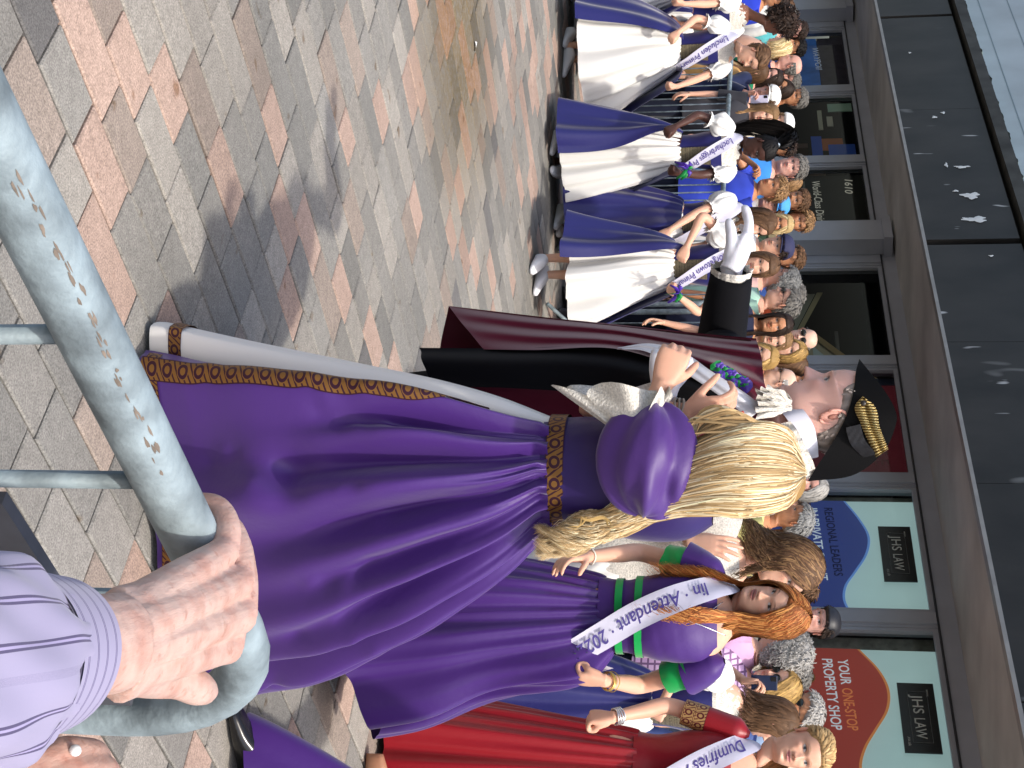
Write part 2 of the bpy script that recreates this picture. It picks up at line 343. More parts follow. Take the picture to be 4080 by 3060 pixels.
# other panes
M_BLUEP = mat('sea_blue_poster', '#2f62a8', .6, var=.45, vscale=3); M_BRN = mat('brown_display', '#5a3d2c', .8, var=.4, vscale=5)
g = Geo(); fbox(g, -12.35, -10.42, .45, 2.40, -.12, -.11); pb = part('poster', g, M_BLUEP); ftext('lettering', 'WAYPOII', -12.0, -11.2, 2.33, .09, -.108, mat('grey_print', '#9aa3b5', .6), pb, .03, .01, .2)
g = Geo(); fbox(g, -12.35, -10.42, 2.41, 2.82, -.12, -.11); part('poster_header', g, mat('plum_board', '#4a4250', .8, var=.2))
M_BLK = mat('black_board', '#24231f', .7, var=.15, vscale=3)
g = Geo(); fbox(g, -7.9, -6.15, .45, 2.82, -.12, -.11); pk = part('poster', g, M_BLK)
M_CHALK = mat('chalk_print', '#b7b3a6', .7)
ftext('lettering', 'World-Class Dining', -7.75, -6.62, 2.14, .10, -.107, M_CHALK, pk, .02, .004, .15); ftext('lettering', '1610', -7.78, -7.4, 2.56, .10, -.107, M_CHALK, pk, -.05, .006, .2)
for hh, s1 in ((2.02, -6.7), (1.93, -6.42), (1.82, -7.2), (1.74, -7.35)):
    g = Geo(); fbox(g, -7.76, s1, hh, hh+.03, -.109, -.106); mk('small_print', g, mat('dim_print', '#77746a', .7), pk, False)
g = Geo(); g.add([FP(-6.5, 2.12, -.106), FP(-6.28, 2.40, -.106), FP(-6.62, 2.44, -.106)], np.array([[0, 1, 2]]), lin('#b8743a')); 
for cs, ch, rr in ((-6.60, 2.5, .06), (-6.32, 2.47, .045)):
    P = np.array([FP(cs+rr*math.cos(t), ch+rr*math.sin(t), -.105) for t in a]); g.add(P, np.arange(28)[None, ::-1], lin('#d8d4cc'))
mk('cone_picture', g, mat('print_colours', (1, 1, 1), .7, col=True), pk, False)
g = Geo()
for k in range(16):
    s0 = -10.05+r.uniform(0, 1.6); h0 = r.uniform(1.3, 2.4); fbox(g, s0, s0+r.uniform(.12, .4), h0, h0+r.uniform(.1, .35), -.9-r.uniform(0, .5), -.6, lin('#5a4030')*r.uniform(.5, 1.3))
part('display_boxes', g, mat('print_colours', (1, 1, 1)))
g = Geo(); fbox(g, -10.0, -9.75, 2.45, 2.78, -.1, -.09, lin('#a9cbb8')); fbox(g, -9.0, -8.4, 2.18, 2.32, -.1, -.09, lin('#2f57b4')); fbox(g, -8.75, -8.35, 2.40, 2.75, -.102, -.092, lin('#3560c4')); fbox(g, -8.95, -8.6, 2.2, 2.6, -.106, -.103, lin('#b5683a')); fbox(g, -8.35, -8.3, 1.5, 2.6, -.1, -.09, lin('#b39668')); fbox(g, -9.8, -9.2, 2.3, 2.36, -.1, -.09, lin('#b9b59f')); fbox(g, -9.6, -9.3, 2.42, 2.5, -.1, -.09, lin('#c9c5b4'))
part('window_stickers', g, mat('print_colours', (1, 1, 1)))
# reflection of a gable opposite, built as coloured boards behind the wide pane
g = Geo(); tri = lambda pts, c, o: g.add([FP(s, h, o) for s, h in pts], np.arange(len(pts))[None, :], lin(c))
tri([(-4.72, 1.3), (-3.6, 1.3), (-3.6, 2.62), (-4.55, 1.95)], '#b5a98a', -.35); tri([(-4.3, 2.0), (-3.66, 2.0), (-3.66, 2.4)], '#c3cdc4', -.345); tri([(-4.55, 1.92), (-3.6, 2.58), (-3.6, 2.68), (-4.58, 2.0)], '#a08553', -.32)
tri([(-5.4, 2.1), (-4.6, 1.84), (-4.6, 1.90), (-5.4, 2.17)], '#a3946c', -.33); tri([(-5.4, 1.9), (-4.62, 1.7), (-4.62, 1.83), (-5.4, 2.08)], '#8f8a76', -.35)
part('gable_reflection_boards', g, mat('print_colours', (1, 1, 1)))
g = Geo(); fbox(g, -5.2, -3.75, 2.30, 2.34, -.8, -.75, lin('#6c6a66')); fbox(g, -3.95, -3.91, 1.7, 2.34, -.8, -.75, lin('#6c6a66')); fbox(g, -4.9, -4.4, 1.75, 2.0, -1.2, -1.0, lin('#9a7f4e')); part('display_stand', g, mat('print_colours', (1, 1, 1)))
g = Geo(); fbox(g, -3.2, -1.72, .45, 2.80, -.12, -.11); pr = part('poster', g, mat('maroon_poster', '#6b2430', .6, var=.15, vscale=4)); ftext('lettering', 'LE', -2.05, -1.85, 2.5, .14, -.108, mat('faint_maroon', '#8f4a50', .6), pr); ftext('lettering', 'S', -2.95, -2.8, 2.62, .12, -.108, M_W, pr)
g = Geo(); fbox(g, -3.33, -3.21, .45, 2.8, -.12, -.11); part('poster_edge', g, mat('slate_board', '#3b4660', .7))
for s0, s1 in ((-1.72, -1.57), (-1.36, -1.265), (.315, .33), (.535, .705)):
    g = Geo(); fbox(g, s0, s1, .45, 2.8, -.2, -.12); part('stone_reveal', g, mat('mottled_stone', '#7d7a72', .8, var=.4, vscale=14))
g = Geo(); t = np.linspace(0, 2*np.pi, 40); P = np.array([FP(-14.1+.5*np.sign(math.cos(k))*abs(math.cos(k))**.5, 2.3+.42*np.sign(math.sin(k))*abs(math.sin(k))**.5, -.12) for k in t]); g.tube(P, .03, 6); part('white_ring_sign', g, mat('white_print', '#d9e4ea'), None, True)
# canopy
g = Geo(); P = np.array([[FP(s, h, o) for s in np.linspace(-19, 6, 60)] for o, h in ((.03, 3.0), (.25, 3.005), (1.0, 3.02), (1.93, 3.03))]); g.grid(P, flip=True); part('soffit', g, M_SOFFIT)
g = Geo(); fbox(g, -19, 6, 2.915, 2.945, 1.93, 2.03); part('canopy_trim', g, mat('pale_metal_trim', '#9b9a96', .4, var=.2, vscale=6))
def stain_mat():
    m = mat('stained_dark_cladding', '#2f2d2a', .5, .4, var=.45, vscale=2.5, stretch=(1, 1, .6)); N = m.node_tree.nodes; L = m.node_tree.links; b = N['Principled BSDF']; old = b.inputs['Base Color'].links[0].from_socket
    tc = N.new('ShaderNodeTexCoord')
    def spots(scale, st, a, b2, colr, base):
        mp = N.new('ShaderNodeMapping'); mp.inputs['Scale'].default_value = st; L.new(tc.outputs['Object'], mp.inputs[0])
        n = N.new('ShaderNodeTexNoise'); n.inputs['Scale'].default_value = scale; n.inputs['Detail'].default_value = 2; L.new(mp.outputs[0], n.inputs['Vector'])
        r_ = N.new('ShaderNodeMapRange'); r_.inputs['From Min'].default_value = a; r_.inputs['From Max'].default_value = b2; L.new(n.outputs['Fac'], r_.inputs['Value'])
        x = N.new('ShaderNodeMix'); x.data_type = 'RGBA'; x.inputs['B'].default_value = (*colr, 1); L.new(r_.outputs[0], x.inputs['Factor']); L.new(base, x.inputs['A']); return x.outputs['Result']
    c = spots(3.2, (1, 1, .35), .72, .80, (.33, .34, .33), old); c = spots(9, (1, 1, .22), .735, .77, (.5, .51, .5), c)
    L.new(c, b.inputs['Base Color']); return m
M_CLAD = stain_mat()
for s0, s1 in ((-19, -11.6), (-11.55, -8.02), (-7.95, -5.4), (-5.395, -2.62), (-2.52, -.9), (-.895, 1.0), (1.005, 3.2), (3.21, 6)):
    g = Geo(); fbox(g, s0, s1, 2.945, 3.80, 1.90, 2.0); part('cladding_panel', g, M_CLAD)
g = Geo(); fbox(g, -19, 6, 3.0, 3.86, 1.6, 1.88); part('canopy_core', g, mat('near_black', '#0c0c0c', .9))
g = Geo(); fbox(g, -19, 6, 3.86, 3.98, 1.4, 2.06); part('coping', g, mat('weathered_coping', '#4b4d4a', .85, var=.4, vscale=4))
g = Geo(); ss = np.linspace(-19, 6, 500); P = np.array([[FP(s, 3.985+.03*abs(math.sin(s*7+k))*r.uniform(.3, 1), 1.75+.26*k/3+.02*math.sin(9*s)) for s in ss] for k in range(4)]); g.grid(P, flip=True); part('moss_edge', g, mat('mossy_grit', '#7d8a80', .95, var=.5, vscale=25, bump=.6, bscale=60), None, True)
g = Geo(); fbox(g, -19, 6, 3.98, 9.0, -3, 1.74); part('upper_wall', g, mat('pale_render', '#b9c6cb', .8, var=.12, vscale=2))
for hh in (4.25, 4.6, 4.95, 5.3):
    g = Geo(); fbox(g, -19, 6, hh, hh+.012, 1.735, 1.743); part('render_joint', g, mat('render_joint_grey', '#8798a0', .9))
# bird-dropping splashes on the cladding
for k, (ps, ph, sw, shh) in enumerate(((-2.98, 3.45, .10, .20), (-3.45, 3.46, .12, .16), (-4.05, 3.45, .05, .14), (-3.0, 3.35, .04, .05), (-5.2, 3.30, .05, .05), (-3.55, 3.33, .035, .05), (-4.1, 3.30, .09, .03), (-5.3, 3.4, .05, .04), (-2.3, 3.5, .03, .04), (-6.9, 3.2, .04, .03))):
    g = Geo(); aa = np.linspace(0, 2*np.pi, 26, endpoint=False); rr = 1+.28*np.sin(3*aa+k)+.18*np.sin(7*aa+2*k)
    P = np.array([FP(ps+sw*.5*q*math.cos(t), ph+shh*.5*q*math.sin(t), 2.006) for t, q in zip(aa, rr)]); g.add(np.r_[P, [FP(ps, ph, 2.012)]], np.stack([np.arange(26), (np.arange(26)+1) % 26, np.full(26, 26)], 1)[:, ::-1])
    part('white_splash', g, mat('bird_dropping', '#e8ece9', .8))
tag(part('upper_cable', Geo().tube([FP(-8, 5.6, 1.8), FP(-5.5, 4.62, 1.8), FP(-3.4, 4.4, 1.8)], .012, 6), mat('near_black', '#0c0c0c', .9), None, True))
# ---- crowd barriers
M_GALV = mat('galvanised_steel', '#8c9a9f', .62, .4, .2, var=.5, vscale=22, bump=.2, bscale=90)
def barrier(name, A, B, label, group=None, rad=.019, barr=.006, nb=18, top=1.1, bot=.2, foot=True, ts=None):
    A = np.array([*A, 0.]); B = np.array([*B, 0.]); d = nrm(B-A); Ln = np.linalg.norm(B-A); root = empty(name, label, 'barrier', tuple((A+B)/2), group)
    off = (A+B)/2; rr = .15
    pts = [A+[0, 0, bot]]; 
    for t in np.linspace(0, np.pi/2, 9): pts.append(A+d*(rr-rr*math.cos(t))+np.array([0, 0, top-rr+rr*math.sin(t)]))
    for t in np.linspace(np.pi/2, 0, 9): pts.append(B-d*(rr-rr*math.cos(t))+np.array([0, 0, top-rr+rr*math.sin(t)]))
    pts.append(B+[0, 0, bot])
    P = [pts[0]]; 
    for a, b in zip(pts[:-1], pts[1:]):
        k = max(1, int(np.linalg.norm(b-a)/.12)); P += [a+(b-a)*i/k for i in range(1, k+1)]
    n_ = np.cross(d, [0, 0, 1.])
    g = Geo(); g.tube(np.array(P)-off, rad, 20, up=n_); mk('top_rail', g, M_GALV, root)
    g = Geo(); g.tube(np.array([A+[0, 0, bot], B+[0, 0, bot]])-off, rad*.8, 12, up=n_); mk('bottom_rail', g, M_GALV, root)
    for q in ([A+(B-A)*k/(nb+1) for k in range(1, nb+1)] if ts is None else [B-d*t for t in ts]):
        q = q-off; z1 = top-rad*.6
        g = Geo(); g.tube([q+[0, 0, bot], q+[0, 0, z1]], barr, 8, up=n_); mk('bar', g, M_GALV, root)
    if foot:
        for q in (A+d*.25, B-d*.25):
            g = Geo(); q = q-off; g.tube([q-n_*.32+[0, 0, .012], q-n_*.05+[0, 0, bot], q+n_*.05+[0, 0, bot], q+n_*.32+[0, 0, .012]], rad*.7, 8, up=d); mk('foot', g, M_GALV, root)
    return root, off, d, n_
BL = [(-4.6, 15.95), (-3.26, 14.17), (-1.9, 12.36), (-.52, 10.5), (1.05, 9.0), (2.9, 7.7)]
bl_lab = ['steel crowd barrier at the far end of the shopfront', 'steel crowd barrier behind the leftmost dancing girls', 'steel crowd barrier behind the girl with black ponytail', 'steel crowd barrier beside the maroon robe, its bent leg showing', 'steel crowd barrier hidden behind the blonde girl in purple']
for k in range(5):
    a, b = np.array(BL[k]), np.array(BL[k+1]); dd = (b-a)/np.linalg.norm(b-a); barrier('crowd_barrier', a+dd*.04, b-dd*.04, bl_lab[k], 'crowd barriers along the shops')
# near barrier, gripped by the hand
dN = nrm([.65, .76, 0])[:2]; Bn = np.array([.305, 1.345]); An = Bn-dN*2.1
near, nof, nd, nn = barrier('near_crowd_barrier', An, Bn, 'near galvanised steel barrier with rusty scrapes, gripped by a wrinkled hand', None, .022, .0068, 17, 1.1, .2, True, [.04+.16*k for k in range(1, 13)])
g = Geo(); P_ = [np.array([*(Bn-dN*t), z])-nof for t in (.34, .03) for z in (.967, .56)]; q_ = nn*.009
g.add([p+q_ for p in P_]+[p-q_*.3 for p in P_], np.array([[0,1,3,2],[4,6,7,5],[0,4,5,1],[2,3,7,6],[0,2,6,4],[1,5,7,3]])); mk('name_plate', g, mat('dark_plate_paint', '#4a4b52', .55, var=.25, vscale=30), near, False)
rr_ = np.random.default_rng(9); g = Geo()
for k_ in range(46):
    t = .40+.27*k_/46+rr_.normal(0, .01); l = rr_.uniform(.0015, .006); an0 = -.72+rr_.normal(0, .11); a_ = np.array([*(Bn-dN*t), 1.1])-nof; aa_ = np.linspace(0, 6.2832, 14, endpoint=False); bw = rr_.uniform(.02, .06)
    P_ = [a_+np.array([*dN, 0])*l*math.cos(x)*(1+.3*math.sin(3*x+k_))+(np.array([-dN[1], dN[0], 0])*math.sin(an0+bw*math.sin(x))+np.array([0, 0, math.cos(an0+bw*math.sin(x))]))*.02225 for x in aa_]; g.add(P_, np.arange(14)[None])
mk('rust_scrape', g, mat('rust', '#74695e', .95, var=.4, vscale=90), near)

for n_, e_ in (('pale_aqua_film', .27), ('blue_film', .22), ('light_blue_film', .22), ('red_film', .22), ('orange_film', .22), ('white_print', .25), ('orange_print', .2), ('sea_blue_poster', .12), ('maroon_poster', .1), ('chalk_print', .25), ('grey_print', .2), ('navy_print', .02)):  # weak glow added to window films and print to brighten the shaded shopfront
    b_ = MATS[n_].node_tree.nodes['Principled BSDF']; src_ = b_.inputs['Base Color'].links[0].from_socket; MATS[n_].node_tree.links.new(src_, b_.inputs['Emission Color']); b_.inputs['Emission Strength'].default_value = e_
# ================================================================ PEOPLE LIBRARY
HZ = [-.215, -.20, -.17, -.145, -.128, -.118, -.110, -.10, -.08, -.06, -.04, -.02, 0, .015, .035, .06, .085, .100, .108, .1125]
HW = [.075, .066, .056, .0545, .054, .052, .0495, .052, .0595, .0645, .068, .071, .074, .0755, .0755, .072, .062, .048, .031, .002]
HF = [-.045, -.04, -.032, -.028, -.034, -.055, -.073, -.080, -.084, -.0855, -.086, -.0845, -.084, -.0905, -.0905, -.084, -.068, -.045, -.02, .014]
HB = [.08, .075, .066, .060, .056, .053, .052, .052, .055, .070, .085, .095, .100, .102, .102, .098, .085, .068, .050, .018]
NOSE = ([-.06, -.050, -.046, -.042, -.037, -.031, -.02, -.01, 0, .012, .022], [0, .0005, .007, .017, .0225, .0205, .0145, .0095, .005, .0018, 0])
def head_surface(nz, na, p):
    z = np.r_[np.linspace(.1125, .06, int(nz*.2))[:-1], np.linspace(.06, -.115, int(nz*.62))[:-1], np.linspace(-.115, -.205, nz-int(nz*.2)-int(nz*.62)+2)]
    t = np.linspace(-1, 1, na, endpoint=False); a = np.pi*np.sign(t)*np.abs(t)**1.3
    jaw = p.get('jaw', 1.0); fat = p.get('fat', 1.0); fem = p.get('fem', 0)
    w = cubic(HZ, HW, z)*np.where((z < -.02) & (z > -.125), 1+(jaw-1)*smooth(-.02, -.09, z), 1)*np.where(z < .02, fat, 1+(fat-1)*.5)
    w = w*(1-.05*fem*smooth(-.03, -.1, z)); neckw = np.where(z < -.125, 1-.10*fem+p.get('neck', 0), 1); w = w*neckw
    yf = cubic(HZ, HF, z)-p.get('chin', 0)*np.exp(-((z+.10)/.016)**2); yb = cubic(HZ, HB, z)
    if p.get('bigchin'): yf = yf-np.where(z < -.1, p['bigchin']*np.exp(-((z+.125)/.02)**2), 0)
    yc = (yf+yb)/2; b = (yb-yf)/2
    ca, sa = np.cos(a), np.sin(a); e = 2/2.25
    X = w[:, None]*np.sign(sa)*np.abs(sa)**e; Y = yc[:, None]-b[:, None]*np.sign(ca)*np.abs(ca)**e; Z = np.repeat(z[:, None], na, 1)
    fr = smooth(.0, .45, ca)[None, :]*(Z > -.118); ax = np.abs(X)
    gz = lambda zc, sz: np.exp(-((Z-zc)/sz)**2); gx = lambda xc, sx: np.exp(-((ax-xc)/sx)**2)
    ns = p.get('nose', 1.0); nsx = np.interp(Z, [-.05, -.036, -.02, .01], [.0135, .0125, .0085, .0075])*(1+.15*(ns-1))
    D = cubic(*NOSE, Z)*ns*np.exp(-(X/nsx)**2)*(Z > -.06)*(Z < .022)
    D += gz(-.038, .007)*gx(.013, .005)*.006*ns
    ml = p.get('lips', 1.0)
    D += gz(-.0575, .0042)*np.exp(-(X/.017)**2)*.0045*ml+gz(-.0685, .0048)*np.exp(-(X/.016)**2)*.0055*ml-gz(-.063, .0022)*np.exp(-(X/.021)**2)*.0035
    D += gz(-.098, .010)*np.exp(-(X/.016)**2)*.006-gz(-.082, .006)*np.exp(-(X/.018)**2)*.0035
    D += -gz(.002, .011)*gx(.031, .015)*.0095+gz(.001, .0065)*gx(.031, .0105)*.0055
    D += gz(.019, .006)*gx(.026, .016)*(.004-.0025*fem)+gz(-.022, .014)*gx(.046, .014)*.0055-gz(-.05, .015)*gx(.05, .012)*.003*(1-fem*.5)
    smile = p.get('smile', 0); D += smile*(gz(-.045, .012)*gx(.036, .012)*.006)
    if p.get('old'): D += -p['old']*(np.exp(-((ax-.024-.25*(-.045-Z))/.003)**2)*gz(-.05, .014)*.0025)
    Y = Y-D*fr
    # paint
    sk = np.asarray(p['skin']); C = np.ones(X.shape+(3,))*sk
    n1 = vnoise(np.stack([X, Y, Z], -1), 60, p.get('seed', 1)); C *= (1+.05*n1)[..., None]
    def blend(mask, c):
        nonlocal C
        mk_ = np.clip(mask*(fr > .3), 0, 1)[..., None]; C = C*(1-mk_)+np.asarray(c)*mk_
    blend(.28*gz(-.025, .016)*gx(.044, .018)+.25*gz(-.037, .010)*gx(0, .014), sk*np.array([1.08, .72, .66]))
    lw = .0225*(1+.18*smile); lip = np.clip(1.25-(X/lw)**2-((Z+.063+.0015*np.cos(X*120)-smile*.004*(X/lw)**2)/(.0085*ml))**2*1.0, 0, 1); lip = np.clip(lip*2.2, 0, 1)
    blend(lip*.85, p.get('lip', sk*np.array([.85, .45, .42])))
    blend(np.clip(1.4-(X/(lw*1.02))**2-((Z+.063-smile*.004*(X/lw)**2)/.0017)**2, 0, 1)*.75, sk*.22)
    if p.get('teeth'): blend(np.clip(1.6-(X/(lw*.78))**2-((Z+.0635-smile*.004*(X/lw)**2)/.0032)**2, 0, 1), (.62, .60, .55))
    ex = (ax-.031)/.0145; ez = (Z-.0015-.0015*ex)/(.0058*p.get('eye', 1)); em = ex**2+ez**2
    blend(.45*np.exp(-((ax-.031)/.017)**2-((Z-.003)/.011)**2), sk*.62)
    blend(np.clip((1.15-em)*3, 0, 1), (.50, .47, .45))
    ix = (ax-.031-np.sign(X)*p.get('gaze', 0)); blend(np.clip((1.25-(ix/.0058)**2-((Z-.0015)/.0062)**2)*3, 0, 1)*(em < 1.35), p.get('iris', (.035, .022, .015)))
    blend(np.clip(1.3-np.abs(ex)**2.5-((Z-.0085+.004*ex**2)/.0021)**2, 0, 1)*.9, p.get('lash', (.02, .015, .012)))
    bz = Z-(.0205+.004*np.cos((ax-.031)/.02*1.6)); blend(np.clip(1.2-((ax-.031)/.018)**2-(bz/.0032)**2, 0, 1)*p.get('brow_w', .75), p.get('brow', (.06, .04, .025)))
    blend(np.clip(1.2-((ax-.0075)/.0035)**2-((Z+.0455)/.0028)**2, 0, 1)*.85, sk*.12)
    if p.get('stubble'): blend(p['stubble']*smooth(-.03, -.06, Z)*np.clip(1-lip, 0, 1)*.5, sk*.55)
    return np.stack([X, Y, Z], -1), C, a
def skull_shell(S, a, hairline, th, seed=3, rough=.003):
    """hair layer over a head surface: offset outwards where hairline says hair, tucked inside elsewhere"""
    Nn = np.cross(np.gradient(S, axis=1), np.gradient(S, axis=0)); Nn /= np.maximum(np.linalg.norm(Nn, axis=-1, keepdims=True), 1e-9)
    c = S-np.array([0, .01, 0]); Nn *= np.sign((Nn*c).sum(-1, keepdims=True)+1e-12); Nn = Nn*.6+.4*c/np.maximum(np.linalg.norm(c, axis=-1, keepdims=True), 1e-6)
    m = hairline(np.abs(np.degrees(a))[None, :]*np.ones(S.shape[:1])[:, None], S[..., 2], S)
    d = th*m-.006*(1-m)+rough*m*vnoise(S, 90, seed)+rough*.8*m*np.sin(np.degrees(a)*.9)[None, :]
    return S+Nn*d[..., None], m
def hl_short(front=.058, side=-.005, back=-.085):
    def f(A, Z, S):
        zl = np.interp(A, [0, 35, 50, 62, 80, 100, 120, 180], [front, front-.002, front-.012, side+.03, side+.02, side, back*.7, back]); return smooth(-.006, .008, Z-zl)
    return f
def hl_bald():
    def f(A, Z, S):
        zl = np.interp(A, [0, 60, 75, 100, 120, 180], [.5, .5, .03, -.005, -.05, -.085]); zt = np.interp(A, [0, 70, 90, 180], [.0, .045, .05, .055]); return smooth(-.006, .006, Z-zl)*smooth(.012, -.004, Z-zt)
    return f
M_SKIN = mat('skin', (1, 1, 1), .48, .35, col=True, sss=.12, bump=.06, bscale=260)
M_HAIR = mat('hair', (1, 1, 1), .62, .25, col=True)
M_GLOVE = mat('white_glove_cotton', '#e6e6ea', .8, .2, bump=.12, bscale=180)
SKINS = {'fair': lin('#d9a98f'), 'pale': lin('#e0b8a2'), 'pink': lin('#d3a08f'), 'tan': lin('#b98360'), 'olive': lin('#a8795a'), 'dark': lin('#4a2f27'), 'brown': lin('#7a5240'), 'old': lin('#d0a08a')}
HAIRC = {'blonde': '#a8864f', 'light': '#bfa473', 'brown': '#5f4530', 'dark': '#2e211a', 'black': '#100d0d', 'red': '#b56a34', 'grey': '#6a6762', 'white': '#a29f9a', 'ltbrown': '#8a6a48', 'silver': '#868684'}
def ribbons(g, paths, width, cols, center, taper=True, m=0, twist=None):
    """flat hair locks: paths (N,K,3)"""
    N_, K = paths.shape[:2]; T = np.gradient(paths, axis=1); T /= np.maximum(np.linalg.norm(T, axis=-1, keepdims=True), 1e-9)
    out = paths-np.asarray(center); out[..., 2] *= .3; out /= np.maximum(np.linalg.norm(out, axis=-1, keepdims=True), 1e-9)
    side = np.cross(T, out); side /= np.maximum(np.linalg.norm(side, axis=-1, keepdims=True), 1e-9)
    w = np.broadcast_to(np.asarray(width, float), (N_,))[:, None]*(np.interp(np.linspace(0, 1, K), [0, .1, .6, 1], [.6, 1, .9, .12]) if taper else np.ones(K))[None]
    nn_ = np.cross(side, T)
    L_ = paths-side*w[..., None]; R_ = paths+side*w[..., None]; Mi = paths-nn_*(w[..., None]*.3)*np.sign((nn_*out).sum(-1, keepdims=True))*-1
    P = np.stack([L_, Mi, R_], 2)                      # N,K,3,3
    i = np.arange(N_)[:, None, None]*K*3+np.arange(K-1)[None, :, None]*3+np.arange(2)[None, None, :]
    F = np.stack([i, i+1, i+4, i+3], -1).reshape(-1, 4)
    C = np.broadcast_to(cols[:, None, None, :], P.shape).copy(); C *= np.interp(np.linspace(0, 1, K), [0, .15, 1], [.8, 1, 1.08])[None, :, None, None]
    return g.add(P.reshape(-1, 3), F, C.reshape(-1, 3), m=m)
def locks_long(n, length, seed, spread=.0, front=52, wave=.008, freq=2.2, puff=1.0, fall='back', K=16, part=.0, lenvar=.25, frontlen=1.0):
    """long loose hair in head coordinates (face -y)"""
    r = np.random.default_rng(seed); sgn = r.choice([-1, 1], n); yr = r.uniform(-.078, .07, n); ph = np.radians(front+(180-front)*np.clip((yr+.078)/.148+r.normal(0, .16, n), 0, 1))
    L = length*(1-lenvar*r.random(n)**2); L = np.where(ph < 1.5, L*frontlen, L)
    rx, ry, rz = .0835*puff, .108*puff, .118*puff; lay = r.uniform(.985, 1.09, n)
    root = np.stack([sgn*(.003+np.abs(r.normal(0, .006, n)))+part, yr, .113-.9*(yr+.0)**2*6-.004], 1)
    eq = np.stack([sgn*np.sin(ph)*rx*lay, -np.cos(ph)*ry*lay+.012, np.full(n, -.01)+r.normal(0, .01, n)], 1)
    P = np.zeros((n, K, 3)); s = np.linspace(0, 1, K); k1 = max(3, int(K*np.clip(.17/length, .18, .55)))
    for j in range(k1):
        u = j/(k1-1); d = root*(1-u)+eq*u; el = np.sqrt((d[:, 0]/rx)**2+((d[:, 1]-.012)/ry)**2+(d[:, 2]/rz)**2); q = d/np.maximum(el, .3)[:, None]; q[:, 1] += .012*(1-1/np.maximum(el, .3)); P[:, j] = q*lay[:, None]
    dep = r.uniform(0, 1, n)
    for j in range(k1, K):
        u = (j-k1+1)/(K-k1); z = P[:, k1-1, 2]-u*(L-.12); base = P[:, k1-1].copy(); base[:, 2] = z
        below = smooth(-.10, -.26, z); inn = smooth(-.03, -.12, z)
        base[:, 0] *= 1-.16*inn+.30*below*spread; 
        if fall == 'back': base[:, 1] += below*(.055+.03*dep)*(np.cos(ph) < .35)+inn*.01
        base[:, 1] -= below*np.where(np.cos(ph) >= .35, .05, 0)+(fall == 'front')*below*.10
        am = wave*u*(.4+u); base[:, 0] += am*np.sin(freq*6.28*u*L/.3+dep*9); base[:, 1] += am*np.cos(freq*6.28*u*L/.3+dep*7)
        P[:, j] = base
    P += r.normal(0, .0012, P.shape); return P
def hair_cols(n, name, seed, var=.28, hi=None):
    if name in ('white', 'grey', 'silver'): var = .12
    r = np.random.default_rng(seed); b = lin(HAIRC.get(name, name)); c = b[None]*np.exp(r.normal(0, var, n))[:, None]
    if hi is not None: m_ = r.random(n) < .35; c[m_] = lin(hi)*np.exp(r.normal(0, .2, m_.sum()))[:, None]
    return np.clip(c, 0, .95)
def locks_short(S, m, n, seed, length=.035, lift=.25, curl=0, comb=None):
    """short locks scattered over a hair shell, combed down/back"""
    r = np.random.default_rng(seed); pts = S[m > .8]; 
    if len(pts) == 0: return None
    p = pts[r.integers(0, len(pts), n)]; c = np.array([0, .012, 0]); o = p-c; o /= np.linalg.norm(o, axis=1, keepdims=True)
    dn = (np.array([0, .35, -1.])+r.normal(0, .35, (n, 3))) if comb is None else np.asarray(comb)+r.normal(0, .08, (n, 3)); dn -= o*(dn*o).sum(1, keepdims=True); dn /= np.linalg.norm(dn, axis=1, keepdims=True)
    t = np.linspace(0, 1, 5)[None, :, None]; P = p[:, None]+dn[:, None]*length*t+o[:, None]*(lift*length*np.sin(t*2.6)+.002)
    if curl: P += curl*np.sin(t*7+r.uniform(0, 6, n)[:, None, None])*r.normal(0, 1, (n, 1, 3))
    return P
# ---- hands: wrist at origin, fingers +z, palm faces -y, thumb towards +x (mirror with side)
def hand_geo(curl=(.35, .5, .3), spread=.0, thumb=(.7, .25), k=1.0, grip=None, glove=0):
    g = Geo(); th = 1+glove
    zs = [-.01, .0, .02, .045, .07, .088]; wv = [.026, .027, .033, .039, .041, .038]; dv = [.02, .019, .018, .0165, .014, .0105]
    P = np.array([[[w*np.sign(math.cos(t))*abs(math.cos(t))**.8*th, d*np.sign(math.sin(t))*abs(math.sin(t))**.8*th-.002, z] for t in np.linspace(0, 2*np.pi, 16, endpoint=False)] for z, w, d in zip(zs, wv, dv)])
    g.grid(P*k, True, cap=True)
    xb = [.030, .0105, -.0095, -.0285]; ln = [(.043, .026, .022), (.048, .030, .023), (.044, .028, .022), (.034, .021, .019)]
    for f in range(4):
        cu = curl[f] if isinstance(curl[0], (tuple, list)) else curl
        p = np.array([xb[f], -.001, .080-.006*(f == 3)]); pts = [p-[0, 0, .025], p]; ang = 0; yaw = spread*(1.2-.8*f)
        for L_, c_ in zip(ln[f], cu):
            ang += c_; d = np.array([math.sin(yaw)*math.cos(ang), -math.sin(ang), math.cos(ang)*math.cos(yaw)]); p = p+d*L_; pts.append(p)
        g.tube(curve(np.array(pts)*k, 12), np.interp(np.linspace(0, 1, 12), [0, .25, .6, .93, 1], [.0098, .0096, .0085, .0072, .004])*k*th*(1 if f < 3 else .88), 10, up=(1, 0, 0))
    a, b = thumb; p = np.array([.018, -.010, .018]); d1 = np.array([math.sin(a), -.35, math.cos(a)]); d2 = np.array([math.sin(a-b), -.45-.5*b, math.cos(a-b)])
    pts = [p, p+nrm(d1)*.046, p+nrm(d1)*.046+nrm(d2)*.032, p+nrm(d1)*.046+nrm(d2)*.032+nrm(d2+[-.2*b, -.2, 0])*.026]
    g.tube(curve(np.array(pts)*k, 11), np.interp(np.linspace(0, 1, 11), [0, .4, .7, .95, 1], [.0165, .0115, .0105, .0085, .005])*k*th, 10, up=(0, 1, 0))
    return g
